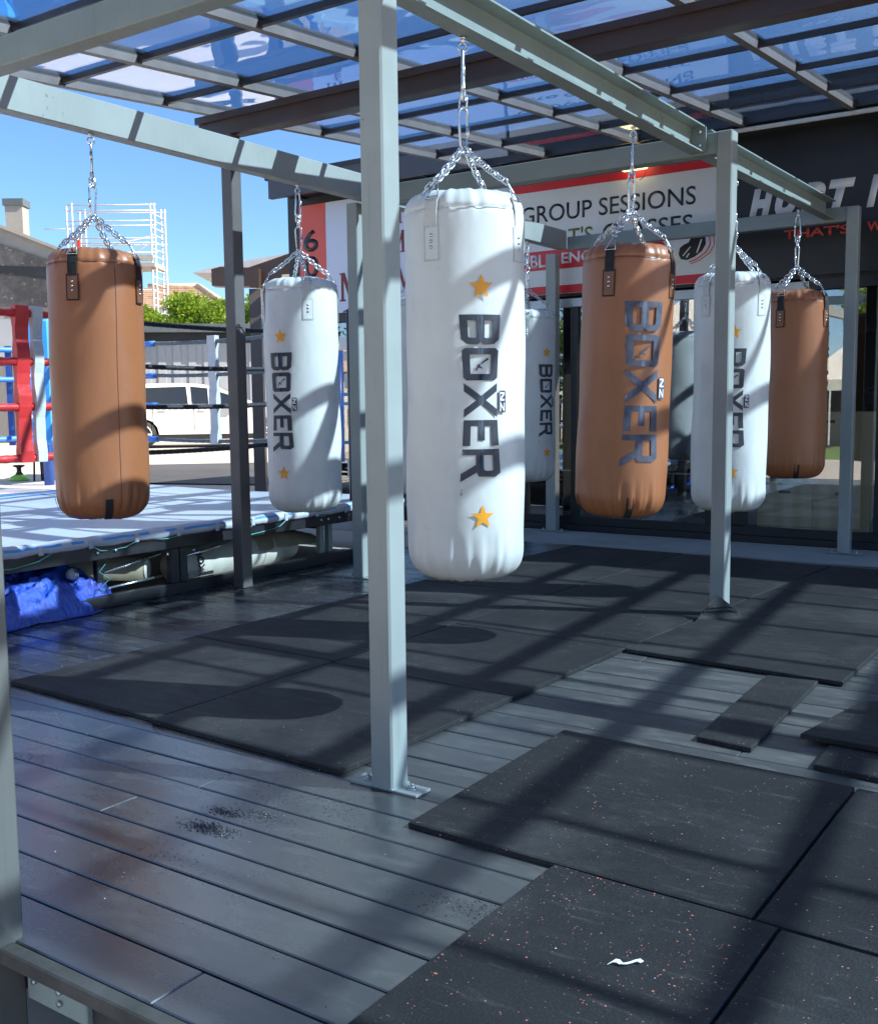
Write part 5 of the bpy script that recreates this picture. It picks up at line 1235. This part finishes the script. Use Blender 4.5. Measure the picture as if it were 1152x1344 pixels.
p = at(262, 412, 36); tree('leafy_shrub', (p.x, p.y, p.z - .1), 1.55, 1.3, .95, 9000, .075, 'leaf', 'rounded bright green shrub above the shed roof, left of the brown post', seed=3, clumps=26)
p = at(345, 412, 36); tree('leafy_shrub', (p.x, p.y, p.z), .95, 1.0, 1.0, 5000, .075, 'leaf', 'sunlit yellow green shrub seen between the brown post and the dark canopy post', seed=4, clumps=18)
p = at(205, 425, 38); tree('leafy_shrub', (p.x, p.y, p.z - .2), .8, 1.0, .9, 3500, .075, 'leaf', 'small green shrub right beside the scaffold foot', seed=6, clumps=14)
# neighbouring canopy
MN = fr_at(340, 13.5, 0, 0); cn = thing('dark_canopy', 'dark timber canopy frame with a pale thin roof behind the ring', 'canopy', (MN.translation.x, MN.translation.y, 0))
def nx_(px): return (px - 340) / F_PX * 13.5
def nz_(py): return 1.2 + (530 - py) / F_PX * 13.5
mb = MB(); mb.box(nx_(331), nx_(346), 0, .16, -.01, nz_(378), MN); part('post', mb, M['post_brown'], cn)
mb = MB(); mb.prism([MN @ Vector((nx_(a), -.05, nz_(b_))) for a, b_ in ((284, 374), (284, 353), (296, 350), (345, 352), (345, 376), (300, 375))], FH * .2); part('beam', mb, M['bronze'], cn)
mb = MB(); mb.prism([MN @ Vector((nx_(a), .20, nz_(b_))) for a, b_ in ((346, 378), (330, 358), (322, 350), (420, 318), (480, 310), (480, 345), (400, 368))], FH * .2); part('beam', mb, M['bronze'], cn)
mb = MB(); mb.prism([MN @ Vector((nx_(a), 0.45, nz_(b_) + .02)) for a, b_ in ((248, 353), (270, 347), (330, 336), (390, 327), (480, 318), (480, 326), (390, 334), (330, 346), (290, 354))], FH * 1.8); part('roof_sheet', mb, M['galv'], cn)
mb = MB(); mb.prism([MN @ Vector((nx_(a), -.12, nz_(b_))) for a, b_ in ((376, 368), (376, 362), (388, 361), (392, 372), (376, 374))], FH * .05); part('bracket', mb, M['cream'], cn)
# clutter behind the ring at the far left
bx = at(22, 560, 15.5); bz = at(22, 632, 15.5).z
t = thing('green_drum', 'low lime green drum with a black knob standing behind the ring', 'drum', (bx.x, bx.y, gz(bx.x, bx.y)))
zb = gz(bx.x, bx.y); mb = MB(); mb.lathe([(.001, 0), (.14, 0), (.15, bz - zb + .02), (.12, bz - zb + .07), (.06, bz - zb + .10), (.001, bz - zb + .10)], 20, (bx.x, bx.y, zb)); part('drum', mb, M['lime'], t)
mb = MB(); mb.lathe([(.001, bz - zb + .10), (.06, bz - zb + .10), (.035, bz - zb + .14), (.035, bz - zb + .20), (.085, bz - zb + .22), (.085, bz - zb + .24), (.001, bz - zb + .245)], 16, (bx.x, bx.y, zb)); part('knob', mb, M['black_plastic'], t)
bx = at(68, 600, 15.2); z0 = gz(bx.x, bx.y); MX = fr_at(68, 15.2); h_ = at(68, 602, 15.2).z - z0
t = thing('blue_bin', 'blue plastic bin with a pale label standing behind the ring by the red rope', 'bin', MX.translation)
mb = MB(); mb.cbox(-.13, .13, 0, .3, 0, h_, .02, MX); part('bin_body', mb, M['pad_blue'], t); mb = MB(); mb.cbox(-.15, .15, -.02, .32, h_ + .001, h_ + .03, .01, MX); part('lid', mb, M['pad_navy'], t); mb = MB(); mb.box(-.10, -.03, -.006, -.001, h_ * .3, h_ * .8, MX); part('label', mb, M['rope_blue'], t)
MX = fr_at(47, 15.4); t = thing('equipment_stand', 'small black metal equipment stand between the green drum and the blue bin', 'stand', MX.translation)
for (a, b_) in (((-.08, 0, 0), (-.05, 0, .68)), ((.07, 0, 0), (.05, 0, .66)), ((0, .1, 0), (0, .05, .67)), ((-.08, 0, .3), (.07, 0, .45)), ((-.07, 0, .5), (.06, 0, .62)), ((-.3, 0, .58), (-.06, 0, .6))): mb = MB(); mb.tube([MX @ Vector(a), MX @ Vector(b_)], .016, 6); part('bar', mb, M['black_metal'], t)
mb = MB(); mb.cbox(-.09, .09, -.03, .08, .62, .70, .02, MX); part('housing', mb, M['black_plastic'], t)

# ------------------------------------------------------------------ open ground behind the camera, seen mirrored in the glazing
rrr = random.Random(5)
for i, (x, y, rx, h, mt) in enumerate(((-7.6, -24, 2.2, 7.5, 'leaf'), (-19.5, -22, 3.0, 5.6, 'leaf_dark'), (-24, -27, 3.2, 6.0, 'leaf'), (-3, -30, 2.6, 6.5, 'leaf_dark'), (4, -28, 3, 7, 'leaf'), (-31, -18, 3.5, 6.5, 'leaf_dark'), (12, -24, 3, 6.5, 'leaf_dark'))):
    tree('garden_tree', (x, y, h * .62 - .4), rx, rx, h * .36, 3500, .16, mt, ['tall yellow green tree mirrored in the right glazing', 'dark green tree mirrored beside the back grey post', 'bright tree behind the camera on the left', 'dark tree behind the camera in the middle', 'bright tree behind the camera on the right', 'dark tree far behind the camera on the left', 'dark tree far behind the camera on the right'][i], seed=20 + i, group=None)
def marquee(x, y, w, h, lab):
    t = thing('marquee', lab, 'tent', (x, y, -.45)); n = 8
    mb = MB(); b = [(x - w, y - w, h * .55), (x + w, y - w, h * .55), (x + w, y + w, h * .55), (x - w, y + w, h * .55), (x, y, h)]; mb.add(b, [(0, 1, 4), (1, 2, 4), (2, 3, 4), (3, 0, 4), (3, 2, 1, 0)]); part('canopy', mb, M['tent'], t)
    mb = MB(); mb.box(x - w, x + w, y + w + .001, y + w + .03, h * .45, h * .55); part('valance', mb, M['tent'], t)
    for sx_ in (-1, 1):
        for sy_ in (-1, 1): mb = MB(); mb.cyl((x + sx_ * (w - .05), y + sy_ * (w - .05)), .03, -.45, h * .55, 8); part('leg', mb, M['alu'], t)
marquee(-13.2, -17, 2.4, 4.9, 'large pale marquee mirrored in the glazing between tan and white bags')
marquee(-8.2, -19, 1.6, 3.4, 'small pale marquee mirrored right of the far tan bag')
t = thing('slat_fence', 'dark slatted fence across the open ground behind the camera', 'fence', (-8, -21.5, -.45))
for i in range(60): mb = MB(); mb.box(-34 + i * .9, -34 + i * .9 + .82, -21.55, -21.5, -.45, 1.55); part('fence_panel', mb, M['black_metal'], t)
mb = MB(); mb.add([(x, y, -.44) for x, y in ((-40, -21), (22, -21), (22, -12), (-40, -12))], [(0, 1, 2, 3)]); struct(part('lawn', mb, plain('lawn', (.10, .17, .03), .9, 0, .3, 3)))
t = thing('low_house', 'dark roofed low building across the yard behind the camera on the left', 'house', (-27, -9, -.45))
mb = MB(); mb.box(-32, -24, -14, -5, -.45, 2.4); part('wall', mb, M['house_cream'], t); mb = MB(); mb.prism([(-32.4, -14.4, 2.401), (-23.6, -14.4, 2.401), (-28, -14.4, 4.2)], (0, 9.8, 0)); part('roof', mb, M['tile_tan'], t)
